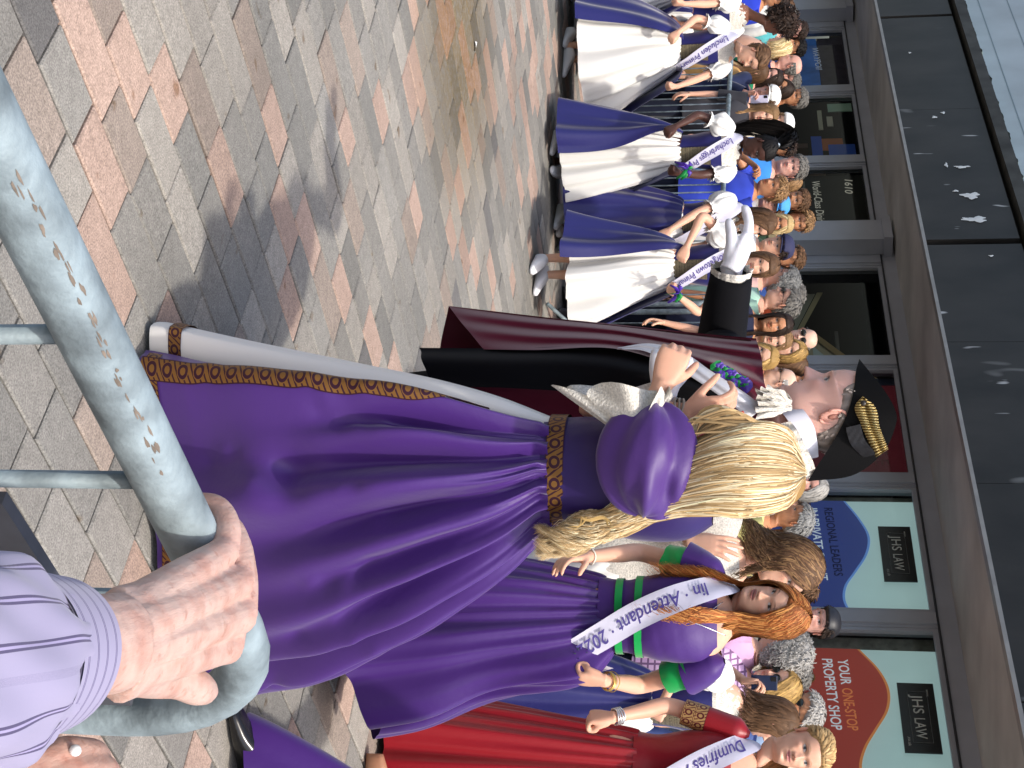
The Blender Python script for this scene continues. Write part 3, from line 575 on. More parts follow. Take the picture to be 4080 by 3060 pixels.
CURLS = {'relax': (.35, .5, .35), 'fist': (1.35, 1.6, 1.0), 'open': (.08, .1, .08), 'hold': (.8, 1.1, .6), 'pinch': (.9, .9, .5)}
def arm_geo(S, E, Wr, hdir, palm, side, pose='relax', k=1.0, thumb=None, spread=.05, glove=0, rad=1.0, hk=1.0):
    """upper arm + forearm + hand; hdir = finger direction, palm = direction palm faces, side=+1 thumb on +x of frame"""
    g = Geo(); S, E, Wr = [np.asarray(v, float) for v in (S, E, Wr)]
    path = curve([S, S+(E-S)*.5, E, E+(Wr-E)*.35, Wr+nrm(hdir)*.006], 22); t = np.linspace(0, 1, 22)
    g.tube(path, np.interp(t, [0, .15, .45, .55, .68, .9, 1], [.047, .046, .037, .037, .036, .026, .0255])*k*rad, 14)
    h = hand_geo(CURLS[pose] if isinstance(pose, str) else pose, spread, thumb or ((.75, .35) if pose != 'fist' else (.35, 1.0)), hk*k, glove=glove)
    z = nrm(hdir); y = -np.asarray(palm, float); y = nrm(y-z*(y@z)); x = np.cross(y, z)*1.0
    B = np.stack([x*side, y, z], 1); flip = np.linalg.det(B) < 0
    for V, in zip(h.V):
        pass
    V = np.concatenate(h.V)@B.T+Wr
    g.add(V, [f[:, ::-1] if flip else f for f in h.F]); return g
def ik(S, Wr, a, b, hint):
    S, Wr = np.asarray(S, float), np.asarray(Wr, float); d = Wr-S; D = np.linalg.norm(d)
    if D > (a+b)*.998: f_ = D/(a+b)*1.004; a *= f_; b *= f_
    x = (D*D+a*a-b*b)/(2*D); h = math.sqrt(max(a*a-x*x, 0)); u = d/D; hv = np.asarray(hint, float); hv = nrm(hv-u*(hv@u)); return S+u*x+hv*h
def ring(w, d, n=28, e=2.4):
    a = np.linspace(0, 2*np.pi, n, endpoint=False); c, s = np.cos(a), np.sin(a); return np.stack([w*np.sign(c)*np.abs(c)**(2/e), d*np.sign(s)*np.abs(s)**(2/e), 0*a], 1)
def loft(spec, n=28, m=30, e=2.4):
    """spec rows: z, halfwidth, halfdepth, yoff -> smooth closed surface (m rings)"""
    sp_ = np.array(spec, float); z = np.linspace(sp_[0, 0], sp_[-1, 0], m); q = cubic(sp_[:, 0], sp_[:, 1:], z)
    return np.array([ring(w, d, n, e)+[0, y, zz] for zz, (w, d, y) in zip(z, q)])
class Person:
    """body in world axes relative to the feet; F(x,y,z): local (face -y, left +x) -> relative world"""
    def __init__(s, loc, H=1.65, face=0.0, skin='fair', fem=1, seed=1, hk=None, lean=(0, 0)):
        s.loc = np.array([loc[0], loc[1], 0.0]); s.H = H; s.k = H/1.70; s.R = rotz(face); s.face = face; s.skin = SKINS[skin] if isinstance(skin, str) else skin
        s.fem = fem; s.seed = seed; s.body = Geo(); s.hk = hk or (.94 if fem else 1.0)*(.55+.45*s.k); s.parts = []; s.lean = np.array([lean[0], lean[1], 0.0]); s.shw = (.172 if fem else .195)*s.k
    def F(s, P): P = np.asarray(P, float); Q = P@s.R.T; return Q+s.lean*(np.asarray(P)[..., 2:3]/s.H if np.ndim(P) > 1 else P[2]/s.H)
    def L(s, Wp): return np.asarray(Wp, float)-s.loc         # world -> relative
    def head(s, yaw=0, pitch=0, roll=0, pos=None, res=(60, 56), **p):
        q = dict(skin=s.skin, fem=s.fem, seed=s.seed); q.update(p); S, C, a = head_surface(res[0], res[1], q); s.S, s.a = S, a
        k = s.hk; top = s.H-.1125*k; s.hpos = s.F(np.array([0, -.012*s.k, top])) if pos is None else s.L(pos)
        s.Rh = s.R@rotz(yaw)@rotx(pitch)@roty(roll); s.HT = lambda P: (np.asarray(P)*k)@s.Rh.T+s.hpos
        V = s.HT(S)
        # lower neck follows the body, not the head
        nb = s.F(np.array([0, .008*s.k, s.H*.845])); wn = smooth(-.13, -.205, S[..., 2])[..., None]; Sn = (S*k*[1.05, 1, 0])@s.R.T+nb+np.array([0, 0, 1.])*((S[..., 2:3]+.205)*k*.4); V = V*(1-wn)+Sn*wn
        s.body.grid(V, True, C, flip=False, cap=True)
        for sd in (-1, 1):
            e = Geo(); u = np.linspace(0, np.pi, 7); v = np.linspace(0, 2*np.pi, 12, endpoint=False)
            P = np.array([[[.006*math.cos(x_), .017*math.sin(x_)*math.cos(y_)*(1+.15*math.sin(y_)), .030*math.sin(x_)*math.sin(y_)] for y_ in v] for x_ in u])
            T_ = rotz(sd*.5)@rotx(-.18); off = np.array([sd*.0765, .012, -.006])
            s.body.grid(s.HT(P@T_.T+off), True, q['skin']*np.array([1., .86, .82]))
            rim = np.array([[.004, .017*1.05*math.cos(y_)*(1+.15*math.sin(y_)), .031*math.sin(y_)] for y_ in np.linspace(-1.3, 3.4, 16)])*[sd, 1, 1]
            s.body.tube(s.HT(rim@T_.T+off), .0036*k, 6, c=q['skin']*np.array([1.05, .9, .86]))
            s.body.grid(s.HT((P*[.5, .42, .45]+[sd*.0062, -.001, .002])@T_.T+off), True, q['skin']*np.array([.5, .36, .32]))
        return s
    def trunk(s, sc=.9):
        k = s.k; f = s.fem; spec = [(.78*k, .155*k, .11*k, 0), (.90*k, (.168 if f else .165)*k, .115*k, 0), (1.05*k, (.125 if f else .15)*k, .09*k, 0), (1.24*k, .145*k, .10*k, 0), (1.36*k, s.shw*.92, .078*k, 0), (1.415*k, s.shw*.62, .062*k, .003), (1.45*k, .06*k, .055*k, .008)]
        P = loft(spec, 24, 22); P[..., :2] *= np.interp(P[..., 2], [1.3*k, 1.42*k], [sc, 1])[..., None]; s.body.grid(s.F(P.reshape(-1, 3)).reshape(P.shape), True, s.skin, cap=True); return s
    def legs(s, c=None, sc=1.0):
        k = s.k
        for sd in (-1, 1):
            sd = sd*sc; pth = s.F(np.array([[sd*.085, 0, .86], [sd*.085, -.005, .5], [sd*.08, .01, .28], [sd*.075, .01, .08], [sd*.075, .01, .02]])*k); s.body.tube(curve(pth, 14), np.interp(np.linspace(0, 1, 14), [0, .45, .6, .9, 1], [.08, .055, .055, .036, .036])*k*sc, 10, c=s.skin)
        return s
    def arm(s, side, wrist=None, elbow_hint=(0, .6, -.5), pose='relax', palm=None, hdir=None, remesh_v=None, glove=0, color=None, world=True, thumb=None, spread=.05, rad=1.0, elbow=None, hk=1.0):
        """side +1 = the person's left. wrist: world point or None for hanging"""
        k = s.k; S = s.F(np.array([side*s.shw*.93, 0, 1.375*k])); hint = s.F(np.asarray(elbow_hint, float))-s.F(np.zeros(3))
        if wrist is None: Wr = s.F(np.array([side*.25, -.05, .86])*k)
        else: Wr = s.L(wrist) if world else s.F(np.asarray(wrist))
        E = ik(S, Wr, .285*k, .25*k, hint) if elbow is None else s.L(elbow); hd = nrm(Wr-E) if hdir is None else (s.R@np.asarray(hdir, float)); pm = s.R@(np.array([-side*1., 0, 0]) if palm is None else np.asarray(palm, float))
        g = arm_geo(S, E, Wr, hd, pm, -side, pose, k, thumb, spread, glove, rad*(.9 if s.fem else 1.05), hk)
        s.S_, s.E_, s.W_ = S, E, Wr; setattr(s, 'armL' if side > 0 else 'armR', (S, E, Wr, hd))
        col = s.skin*np.array([1., .97, .95]) if color is None else color
        if remesh_v: V, F = remesh(g, remesh_v, 4); s.body.add(V, F, col*(1+.04*vnoise(V, 50, 4))[:, None])
        else: V, F, _ = g.arr(); s.body.add(V, F, col)
        return s
    def part(s, name, g, m, smooth_=True): s.parts.append((name, g, m, smooth_)); return len(s.parts)-1
    def build(s, label, group=None, name='person'):
        o = mk(name, s.body, M_SKIN); o.location = s.loc; tag(o, label, 'person', group); s.obj = o; objs = []
        for n_, g, m, sm in s.parts:
            par = o
            if isinstance(n_, tuple): n_, pi = n_; par = objs[pi]
            objs.append(mk(n_, g, m, par, sm))
        return o
    # ---- hair
    def hair_shell(s, hl, th, color, n=160, length=.035, curl=0, rough=.003, name='hair', lw=.006, var=.28, hi=None, lift=.25, comb=None):
        g = Geo(); sh, m = skull_shell(s.S, s.a, hl, th, s.seed, rough); b = lin(HAIRC.get(color, color)); C = np.ones(sh.shape)*b*(1+.25*np.sin(np.degrees(s.a)*1.3+3)[None, :, None])*(1+.15*vnoise(sh, 70, s.seed))[..., None]
        kr = S_rows = int(np.searchsorted(-s.S[:, 0, 2], .10)); kr = max(kr, 6)
        g.grid(s.HT(sh[:kr]), True, C[:kr], cap=False)
        P = locks_short(sh, m, n, s.seed, length, lift, curl, comb)
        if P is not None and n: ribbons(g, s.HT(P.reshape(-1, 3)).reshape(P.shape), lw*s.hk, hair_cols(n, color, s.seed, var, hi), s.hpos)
        s.part(name, g, M_HAIR); return g
    def hair_long(s, color, n=260, length=.45, lw=.007, base=True, hi=None, var=.28, name='hair', K=14, **kw):
        g = Geo()
        if base:
            sh, m = skull_shell(s.S, s.a, hl_short(.062, -.03, -.10), .008, s.seed, .002); C = np.ones(sh.shape)*lin(HAIRC.get(color, color))*.8; kr = max(int(np.searchsorted(-s.S[:, 0, 2], .10)), 6); g.grid(s.HT(sh[:kr]), True, C[:kr])
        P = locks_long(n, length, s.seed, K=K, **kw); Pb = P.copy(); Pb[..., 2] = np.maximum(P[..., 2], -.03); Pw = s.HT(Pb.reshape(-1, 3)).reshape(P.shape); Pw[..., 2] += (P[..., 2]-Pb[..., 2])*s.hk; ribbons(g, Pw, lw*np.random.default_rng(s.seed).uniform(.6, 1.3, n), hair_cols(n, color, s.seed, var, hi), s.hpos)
        s.part(name, g, M_HAIR); return g
    # ---- clothes
    def top(s, m, z0=.80, sleeve=.55, ease=.014, neck=1.425, name='shirt', wr=.006, sl_ease=.012, fmt=None):
        k = s.k; f = s.fem; e = ease; spec = [(z0*k, (.172 if f else .172)*k+e, .12*k+e, 0), (.95*k, .168*k+e, .118*k+e, 0), (1.07*k, (.135 if f else .158)*k+e, .10*k+e, 0), (1.22*k, .155*k+e, .118*k+e, -.008), (1.33*k, s.shw*.95+e, .094*k+e, 0), (1.385*k, s.shw*.8+e, .07*k+e, .003), ((neck)*k, .085*k, .062*k, .006)]
        P = loft(spec, 40, 34, 2.6); g = Geo(); P[..., :2] *= (1+wr*8*(vnoise(P, 9, s.seed)*.5+vnoise(P*[1, 1, .4], 24, s.seed+1)*.35)*.12)[..., None]
        g.grid(s.F(P.reshape(-1, 3)).reshape(P.shape), True, q=np.stack([np.broadcast_to(np.linspace(0, 1, 40)[None], P.shape[:2]), P[..., 2], np.zeros(P.shape[:2])], -1))
        for an in ('armL', 'armR'):
            if hasattr(s, an) and sleeve > 0:
                S, E, Wr, hd = getattr(s, an); full = curve([S-(E-S)*.12, S+(E-S)*.5, E, E+(Wr-E)*.5, Wr], 40); nn_ = max(4, int(40*sleeve)); pth = full[:nn_]; t = np.linspace(0, sleeve, nn_)
                rr = np.interp(t, [0, .1, .5, 1], [.052, .058, .046, .032])*k*(.92 if f else 1.08)+sl_ease; rr = rr*(1+.03*np.sin(t*17+s.seed))
                g.tube(pth, rr, 16, cap=False, q=(0, 0, 0))
        s.part(name, g, m); return s
    def trousers(s, m, name='trousers', z1=.93):
        k = s.k; g = Geo(); P = loft([(z1*k, .168*k, .122*k, 0), (.86*k, .18*k, .13*k, 0), (.78*k, .175*k, .125*k, 0)], 28, 8); g.grid(s.F(P.reshape(-1, 3)).reshape(P.shape)[::-1], True)
        for sd in (-1, 1): g.tube(curve(s.F(np.array([[sd*.088, 0, .84], [sd*.09, 0, .5], [sd*.085, .01, .06]])*k), 12), np.linspace(.098, .065, 12)*k, 14)
        s.part(name, g, m)
        for sd in (-1, 1): g = Geo(); shoe(g, s.F(np.array([sd*.085, 0, 0])*k), s.face+sd*.12, k); s.part('shoe', g, mat('dark_shoes', '#2a2828', .5))
        return s
def shoe(g, pos, ang, k=1.0, c=None, m=0, tilt=0):
    R = rotz(ang)@rotx(tilt); y = np.linspace(.09, -.17, 14); w = np.interp(y, [-.17, -.15, -.08, .0, .06, .09], [.012, .032, .042, .034, .034, .02]); h = np.interp(y, [-.17, -.14, -.08, -.02, .03, .09], [.022, .035, .055, .085, .095, .075])
    a = np.linspace(0, 2*np.pi, 14, endpoint=False); P = np.array([[[ww*np.sign(math.cos(t))*abs(math.cos(t))**.7, yy, hh/2+hh/2*np.sign(math.sin(t))*abs(math.sin(t))**.7+.006] for t in a] for yy, ww, hh in zip(y, w, h)])*k
    g.grid((P.reshape(-1, 3)@R.T+pos).reshape(P.shape), True, c, m=m, cap=True)
def glasses(s, color='#111111', up=0, name='sunglasses', lens=True):
    g = Geo()
    for sd in (-1, 1):
        a = np.linspace(0, 2*np.pi, 16, endpoint=False); c = np.array([sd*.033, -.094-up*.0, .001+up]) if not up else np.array([sd*.033, -.070, .075])
        P = np.array([[c[0]+.026*math.cos(t), c[1]+abs(math.cos(t))*.003+(0 if not up else .5*.019*math.sin(t)), c[2]+.019*math.sin(t)*(1 if not up else .85)] for t in a]); Q_ = np.r_[s.HT(P), [s.HT(c-[0, .003, 0])]]
        g.add(Q_, np.stack([np.arange(16), (np.arange(16)+1) % 16, np.full(16, 16)], 1)); g.tube(s.HT(np.r_[P, P[:1]]), .0022, 5)
        g.tube(s.HT(np.array([[sd*.058, c[1]+.006, c[2]], [sd*.077, c[1]+.05, c[2]+.0], [sd*.079, c[1]+.10, c[2]-.01]])), .0022, 5)
    s.part(name, g, mat('tinted_lens', color, .12, .6))
def cap(s, m, brim=.075, name='cap', back=False):
    g = Geo(); sh, mm = skull_shell(s.S, s.a, hl_short(.045, .045, .02), .03, s.seed, 0); kr = max(int(np.searchsorted(-s.S[:, 0, 2], -.03)), 5); sh = sh[:kr]; g.grid(s.HT(sh), True)
    t = np.linspace(-1.15, 1.15, 20); sg = 1 if back else -1; u = np.linspace(0, 1, 5)
    if brim: P = np.array([[[(.078+.012*w_)*math.sin(x_), sg*(.085*math.cos(x_)+brim*w_*math.cos(x_)**.7)*1.0+.004, .05-.012*w_-.018*(math.sin(x_)**2)] for x_ in t] for w_ in u]); g.grid(s.HT(P)); g.grid(s.HT(P-[0, 0, .004]), flip=True)
    s.part(name, g, m)
# ================================================================ SPECTATORS BEHIND THE BARRIERS
def Yb(py): return 9.827/(1+1.333*(py-1530)/6130)
def cloth(name, c, **k): return mat(name, c, k.pop('rough', .85), k.pop('spec', .2), sheen=.2, var=k.pop('var', .12), vscale=k.pop('vscale', 12), **k)
def check_mat(name, c1, c2, sc=(60, 60)):
    m = mat(name, c1, .8, .2); N = m.node_tree.nodes; L = m.node_tree.links; b = N['Principled BSDF']; at = N.new('ShaderNodeTexCoord'); sx = N.new('ShaderNodeSeparateXYZ'); L.new(at.outputs['Object'], sx.inputs[0]); fs = []
    for ax, s_ in (('X', sc[0]), ('Z', sc[1])):
        if not s_: continue
        mu = N.new('ShaderNodeMath'); mu.operation = 'MULTIPLY'; mu.inputs[1].default_value = s_; L.new(sx.outputs[ax], mu.inputs[0]); fr_ = N.new('ShaderNodeMath'); fr_.operation = 'FRACT'; L.new(mu.outputs[0], fr_.inputs[0])
        gt = N.new('ShaderNodeMath'); gt.operation = 'GREATER_THAN'; gt.inputs[1].default_value = .72 if sc[0] and sc[1] else .5; L.new(fr_.outputs[0], gt.inputs[0]); fs.append(gt.outputs[0])
    f_ = fs[0]
    if len(fs) > 1: mxm = N.new('ShaderNodeMath'); mxm.operation = 'MAXIMUM'; L.new(fs[0], mxm.inputs[0]); L.new(fs[1], mxm.inputs[1]); f_ = mxm.outputs[0]
    x = N.new('ShaderNodeMix'); x.data_type = 'RGBA'; x.inputs['A'].default_value = (*lin(c1), 1); x.inputs['B'].default_value = (*lin(c2), 1); L.new(f_, x.inputs['Factor']); L.new(x.outputs['Result'], b.inputs['Base Color']); return m
TR = [cloth('navy_trousers', '#1f2436'), cloth('denim', '#33476b'), cloth('black_trousers', '#17171a'), cloth('beige_trousers', '#9b8467')]
CROWD = []
def spectator(px, py, dy, face, skin, hair, hc, topc, label, fem=1, yaw=0, pitch=0, roll=0, hk=None, sleeve=.5, arms=None, tr=0, extra=None, **fp):
    Y = Yb(py)+dy; hp = W(px, py, Y); sd = len(CROWD)+3; kid = hk or 1.0; H = hp[2]+.1125*.95*kid
    p = Person((hp[0], Y), H, math.radians(face), skin, fem, sd, hk=.95*kid if not fem else .92*kid)
    p.trunk()
    for s_ in (1, -1):
        a = (arms or {}).get(s_)
        if a == 'no': continue
        if a is None: p.arm(s_)
        else: p.arm(s_, **a)
    r_ = np.random.default_rng(sd); q = dict(smile=.5 if fem else .3, lips=1.0 if fem else .85, brow_w=.6 if fem else .8, fat=r_.uniform(.97, 1.05), nose=r_.uniform(.85, 1.1) if fem else r_.uniform(1.0, 1.25), jaw=1.0 if fem else 1.06); q.update(fp)
    p.head(math.radians(yaw), math.radians(pitch), math.radians(roll), **q)
    if hair == 'short': p.hair_shell(hl_short(.056, .0, -.08), .013, hc, 460, .03, lw=.0034)
    elif hair == 'bob': p.hair_long(hc, 460, .27, .0042, front=50, puff=1.06, frontlen=.9, hi=fp.get('hi'))
    elif hair == 'long': p.hair_long(hc, 560, .48, .0042, front=50, spread=.5, hi=fp.get('hi'))
    elif hair == 'curly': p.hair_shell(hl_short(.06, -.03, -.11), .026, hc, 1300, .026, curl=.007, rough=.007, lw=.0026, lift=.55)
    elif hair == 'bald': p.hair_shell(hl_bald(), .007, hc, 90, .02, rough=.001)
    elif hair == 'bun':
        p.hair_shell(hl_short(.06, -.01, -.09), .011, hc, 220, .05); g = Geo(); u = np.linspace(0, np.pi, 9); v = np.linspace(0, 6.28, 14, endpoint=False); P = np.array([[[.035*math.sin(a)*math.cos(b), .035*math.sin(a)*math.sin(b), .03*math.cos(a)] for b in v] for a in u]); P += .003*vnoise(P, 150, 2)[..., None]; g.grid(p.HT(P+[0, .06, .10]), True, lin(HAIRC.get(hc, hc))); p.part('bun', g, M_HAIR)
    if topc is not None: p.top(topc, sleeve=sleeve)
    p.legs(); p.trousers(TR[tr % 4])
    if extra: extra(p)
    o = p.build(label, 'spectators behind the barriers'); CROWD.append(p); return p
C = cloth
def phone(name, px, py, Y, w, h, c, label, yaw=0, screen=None):
    g = Geo(); R = rotz(yaw); g.box((0, 0, 0), (w, .009, h), R); o = mk(name, g, mat('phone_'+name+c, c, .25, .5), None, False); o.location = W(px, py, Y); tag(o, label, 'phone'); 
    bm = o.modifiers.new('b', 'BEVEL'); bm.width = .003; bm.segments = 2
    g = Geo(); g.box(R@np.array([-w*.28, -.006, h*.36]), (w*.3, .003, h*.2), R); mk('camera_bump', g, mat('dark_lens', '#15151a', .2), o, False); return o
spectator(3095, 2, .5, -20, 'tan', 'short', 'dark', C('royal_blue_jersey', '#2a3fb8'), 'man in royal blue sports top at the far left edge', 0, tr=1)
spectator(3125, 52, 1.0, -10, 'pale', 'bob', 'white', C('white_scarf_top', '#dcdcd8'), 'white-haired woman in pale top beside the grey column', 1, old=1, tr=3)
spectator(3172, 122, 1.5, -25, 'pink', 'short', 'dark', C('teal_shirt', '#5fb3b8'), 'dark-haired spectator with sunglasses pushed up on the head', 1, extra=lambda p: glasses(p, up=1), tr=0)
spectator(3165, 190, 1.9, -35, 'tan', 'short', 'black', C('black_tee', '#1a1a1c'), 'black-haired man at the back, before the blue poster', 0, stubble=1)
spectator(3105, 190, .9, -70, 'fair', 'bob', 'light', C('peach_top', '#d8a78e'), 'woman with pale blonde bob turned to the left', 1, hi='#e6d3a4')
spectator(3150, 262, 1.2, -75, 'pink', 'bald', 'grey', C('navy_polo', '#232b5e'), 'bald older man in profile wearing a navy collar', 0, old=1)
spectator(3010, 285, .25, -60, 'fair', 'long', 'brown', C('tan_top', '#c2955c'), 'brown-haired woman half hidden behind the girl dancing nearest the column', 1)
spectator(3070, 312, .5, -15, 'pink', 'long', 'dark', C('emerald_jacket', '#1f7a58'), 'dark-haired woman in emerald green jacket', 1, yaw=-10)
spectator(3140, 322, 1.6, -30, 'pink', 'short', 'grey', C('grey_tee', '#6a6a6c'), 'ruddy older man below the blue window poster', 0, old=1)
Yp = Yb(385)+.45
spectator(3050, 382, .45, -10, 'pink', 'short', 'brown', C('navy_jumper', '#222a48'), 'man in white football cap filming with a pale phone', 0, arms={-1: dict(wrist=W(2975, 372, Yp-.22), elbow_hint=(-.5, .2, -1), pose='hold', hdir=(0, -.25, 1), palm=(.8, -.2, 0))}, extra=lambda p: cap(p, mat('white_cap', '#e9e9e6', .8)), sleeve=.95)
phone('phone', 3025, 397, Yp-.24, .075, .15, '#c9c6dc', 'pale lilac phone held up by the man in white cap')
spectator(3170, 392, 1.7, -25, 'tan', 'short', 'grey', C('taupe_shirt', '#7b6c5e'), 'grey-haired man behind the white cap', 0)
spectator(3050, 452, .35, 35, 'fair', 'long', 'ltbrown', C('charcoal_top', '#3a3a40'), 'woman with light brown hair looking right behind the white sleeves', 1)
spectator(3105, 492, .9, -10, 'fair', 'bob', 'ltbrown', C('cream_top', '#c9c0b0'), 'spectator wearing a white headband, left of the black ponytail', 1, extra=lambda p: cap(p, mat('white_cap', '#e9e9e6', .8), brim=0))
Yq = Yb(680)+.55
spectator(3158, 668, .75, -8, 'pink', 'short', 'grey', C('bright_blue_polo', '#3d86cf'), 'man in bright blue shirt with sunglasses on his grey hair', 0, smile=.8, old=.5, extra=lambda p: glasses(p, up=1), hk=1.06)
spectator(3078, 755, .35, -35, 'tan', 'short', 'ltbrown', C('royal_blue_white_top', '#3447b5'), 'person in royal blue top raising a bent arm to the face', 1, arms={-1: dict(wrist=W(3000, 655, Yb(740)+.1), elbow_hint=(-1, -.3, -.9), pose='hold', palm=(1, 0, 0))}, sleeve=.28, hk=1.05)
spectator(3085, 815, .8, -10, 'pink', 'short', 'brown', C('sky_blue_shirt', '#5d86c9'), 'smiling child in a blue sun cap', 0, smile=.9, teeth=1, hk=.95, extra=lambda p: cap(p, mat('blue_cap', '#4a9bdc', .8), brim=.055))
spectator(3172, 800, 1.6, -15, 'olive', 'short', 'brown', C('brown_shirt', '#5b4a3a'), 'tall brown-haired man behind the child in the blue cap', 0)
spectator(3185, 880, 1.9, 15, 'tan', 'short', 'ltbrown', C('khaki_shirt', '#6f6650'), 'short-haired man before the black menu board', 0, hk=1.05)
spectator(3105, 893, .8, -5, 'tan', 'long', 'light', C('white_blouse_top', '#d4d2cc'), 'long-haired blonde woman beside the wide grey column', 1, hi='#d9c79a', yaw=5)
spectator(3095, 985, .5, -20, 'fair', 'short', 'dark', C('white_hoodie', '#dcd9d4'), 'spectator in navy cap and white hood by the wide column', 1, extra=lambda p: cap(p, mat('navy_cap', '#2a2c4e', .8), brim=.05))
spectator(3112, 1122, .9, -80, 'old', 'curly', 'silver', C('pink_cardigan', '#e2b7b0'), 'grey curly-haired woman in pink facing left', 1, old=1)
spectator(3120, 1208, .4, -72, 'old', 'short', 'grey', C('mint_shirt', '#b4dcc4'), 'grey-haired man in mint shirt and dark sunglasses, in profile', 0, old=1, extra=lambda p: glasses(p), hk=1.05)
spectator(3095, 1292, .35, 5, 'tan', 'long', 'dark', C('navy_strap_top', '#24283e'), 'dark-haired girl smiling beside the maroon robe', 1, smile=.8, yaw=-5, roll=-6, sleeve=0, hk=1.0)
spectator(3095, 1352, .9, -5, 'fair', 'long', 'ltbrown', C('straw_top', '#c4b182'), 'light-brown-haired girl behind the dark-haired smiling girl', 1, smile=.4, yaw=10)
spectator(3200, 1352, 1.7, -10, 'pale', 'bald', 'grey', C('rust_shirt', '#a34a2e'), 'bald man with pale sunglasses at the back, before the gable reflection boards', 0, extra=lambda p: glasses(p, '#b9c3c8'))
spectator(3030, 1420, .15, -8, 'fair', 'long', 'blonde', C('plum_top', '#5a3244'), 'smiling blonde girl just above the robed shoulder', 1, smile=.8, hi='#caa56b', hk=1.08, roll=8)
spectator(3150, 1452, 1.5, -40, 'fair', 'bob', 'brown', C('olive_top', '#5d5a3c'), 'brown-haired spectator left of the maroon poster', 1)
spectator(3110, 1528, .5, -85, 'pale', 'bald', 'white', C('stone_jacket', '#b9b2a4'), 'bald man with glasses in profile just left of the cocked-hat man\'s chin', 0, old=1, extra=lambda p: glasses(p, '#20242a'))
spectator(3190, 1548, 1.6, -60, 'tan', 'short', 'dark', C('black_white_print', '#33302e'), 'dark-haired spectator before the maroon poster', 1)
spectator(3225, 1945, 1.2, -30, 'pink', 'bob', 'white', C('lilac_top', '#b9a9c4'), 'white-haired spectator just right of the cocked hat', 1, old=1)
spectator(3165, 2075, .7, -80, 'tan', 'short', 'silver', C('lemon_jacket', '#dfd78c', rough=.6), 'grey-haired woman in lemon yellow jacket', 1, old=1, sleeve=.98)
spectator(3110, 2165, .9, -20, 'tan', 'long', 'ltbrown', C('butter_top', '#d8c98a'), 'light-brown-haired person in butter yellow behind the waving hand', 1)
spectator(3262, 2480, 1.3, -30, 'pink', 'short', 'dark', C('black_jacket', '#1c1c20', rough=.5), 'person with black hood before the stone mullion', 0, extra=lambda p: cap(p, mat('black_hood', '#1d1e24', .5), brim=.0))
spectator(3120, 2600, .25, -140, 'old', 'curly', 'white', C('pink_shirt', '#d2a8cb'), 'white curly-haired woman in pink shirt with her back turned', 1, old=1, hk=1.12)
Yr = Yb(2740)+.35
spectator(3090, 2735, .35, -30, 'fair', 'bob', 'blonde', check_mat('pink_check_shirt', '#dcb9dc', '#7f6285', (28, 28)), 'blonde person in pink checked shirt holding up a dark phone', 1, yaw=-25, extra=lambda p: glasses(p, '#6a4a30'), arms={-1: dict(wrist=W(2960, 2712, Yr-.30), elbow_hint=(-.6, 0, -1), pose='hold', hdir=(.1, -.2, 1), palm=(.9, 0, .2))}, hk=1.1)
phone('phone', 3045, 2720, Yr-.32, .078, .13, '#1c2744', 'dark blue phone held by the person in pink checks', .15)
spectator(3185, 2835, .9, -55, 'tan', 'short', 'white', C('pale_blue_shirt', '#8aa0bf'), 'white-haired man with dark glasses right of the checked shirt', 0, old=1, extra=lambda p: glasses(p, '#1a1512'), hk=1.12)
spectator(3165, 3075, .1, -25, 'fair', 'long', 'ltbrown', C('blue_white_top', '#6d86c9'), 'person with light brown hair cut off by the right edge', 1)
for a_ in ((3120, 35, 1.9, -15, 'fair', 'short', 'brown', C('slate_top', '#4d5560'), 'brown-haired spectator at the back by the far column', 0), (3110, 355, 1.1, -20, 'tan', 'bob', 'dark', C('wine_top', '#5e2b3a'), 'dark-bobbed spectator behind the phone holder', 1), (3120, 585, 1.4, -10, 'olive', 'short', 'dark', C('sand_shirt', '#a8977a'), 'dark-haired man behind the black ponytail', 0), (3140, 725, 1.7, -20, 'fair', 'bob', 'ltbrown', C('steel_top', '#5a6b80'), 'light-brown-haired woman right of the bright blue shirt', 1), (3150, 1030, 1.6, -30, 'tan', 'short', 'brown', C('forest_top', '#3d5240'), 'brown-haired spectator before the wide grey column', 0), (3150, 1175, 1.7, -35, 'pink', 'short', 'grey', C('cobalt_top', '#34508f'), 'grey-haired man at the back, left of the gable display', 0), (3150, 1400, 1.3, -20, 'fair', 'bob', 'blonde', C('coral_top', '#c07a68'), 'blonde-bobbed spectator behind the smiling blonde girl', 1), (3150, 2010, 1.4, -40, 'fair', 'short', 'dark', C('teal_jumper', '#2f6a70'), 'dark-haired spectator behind the lemon jacket', 0), (3180, 2350, 1.2, -30, 'tan', 'short', 'brown', C('grey_hoodie', '#606468'), 'brown-haired man behind the waving girl', 0), (3150, 2690, 1.3, -35, 'pink', 'short', 'grey', C('cream_shirt', '#c2baa6'), 'grey-haired man behind the dark blue phone', 0)):
    spectator(*a_[:9], a_[9], tr=len(CROWD))
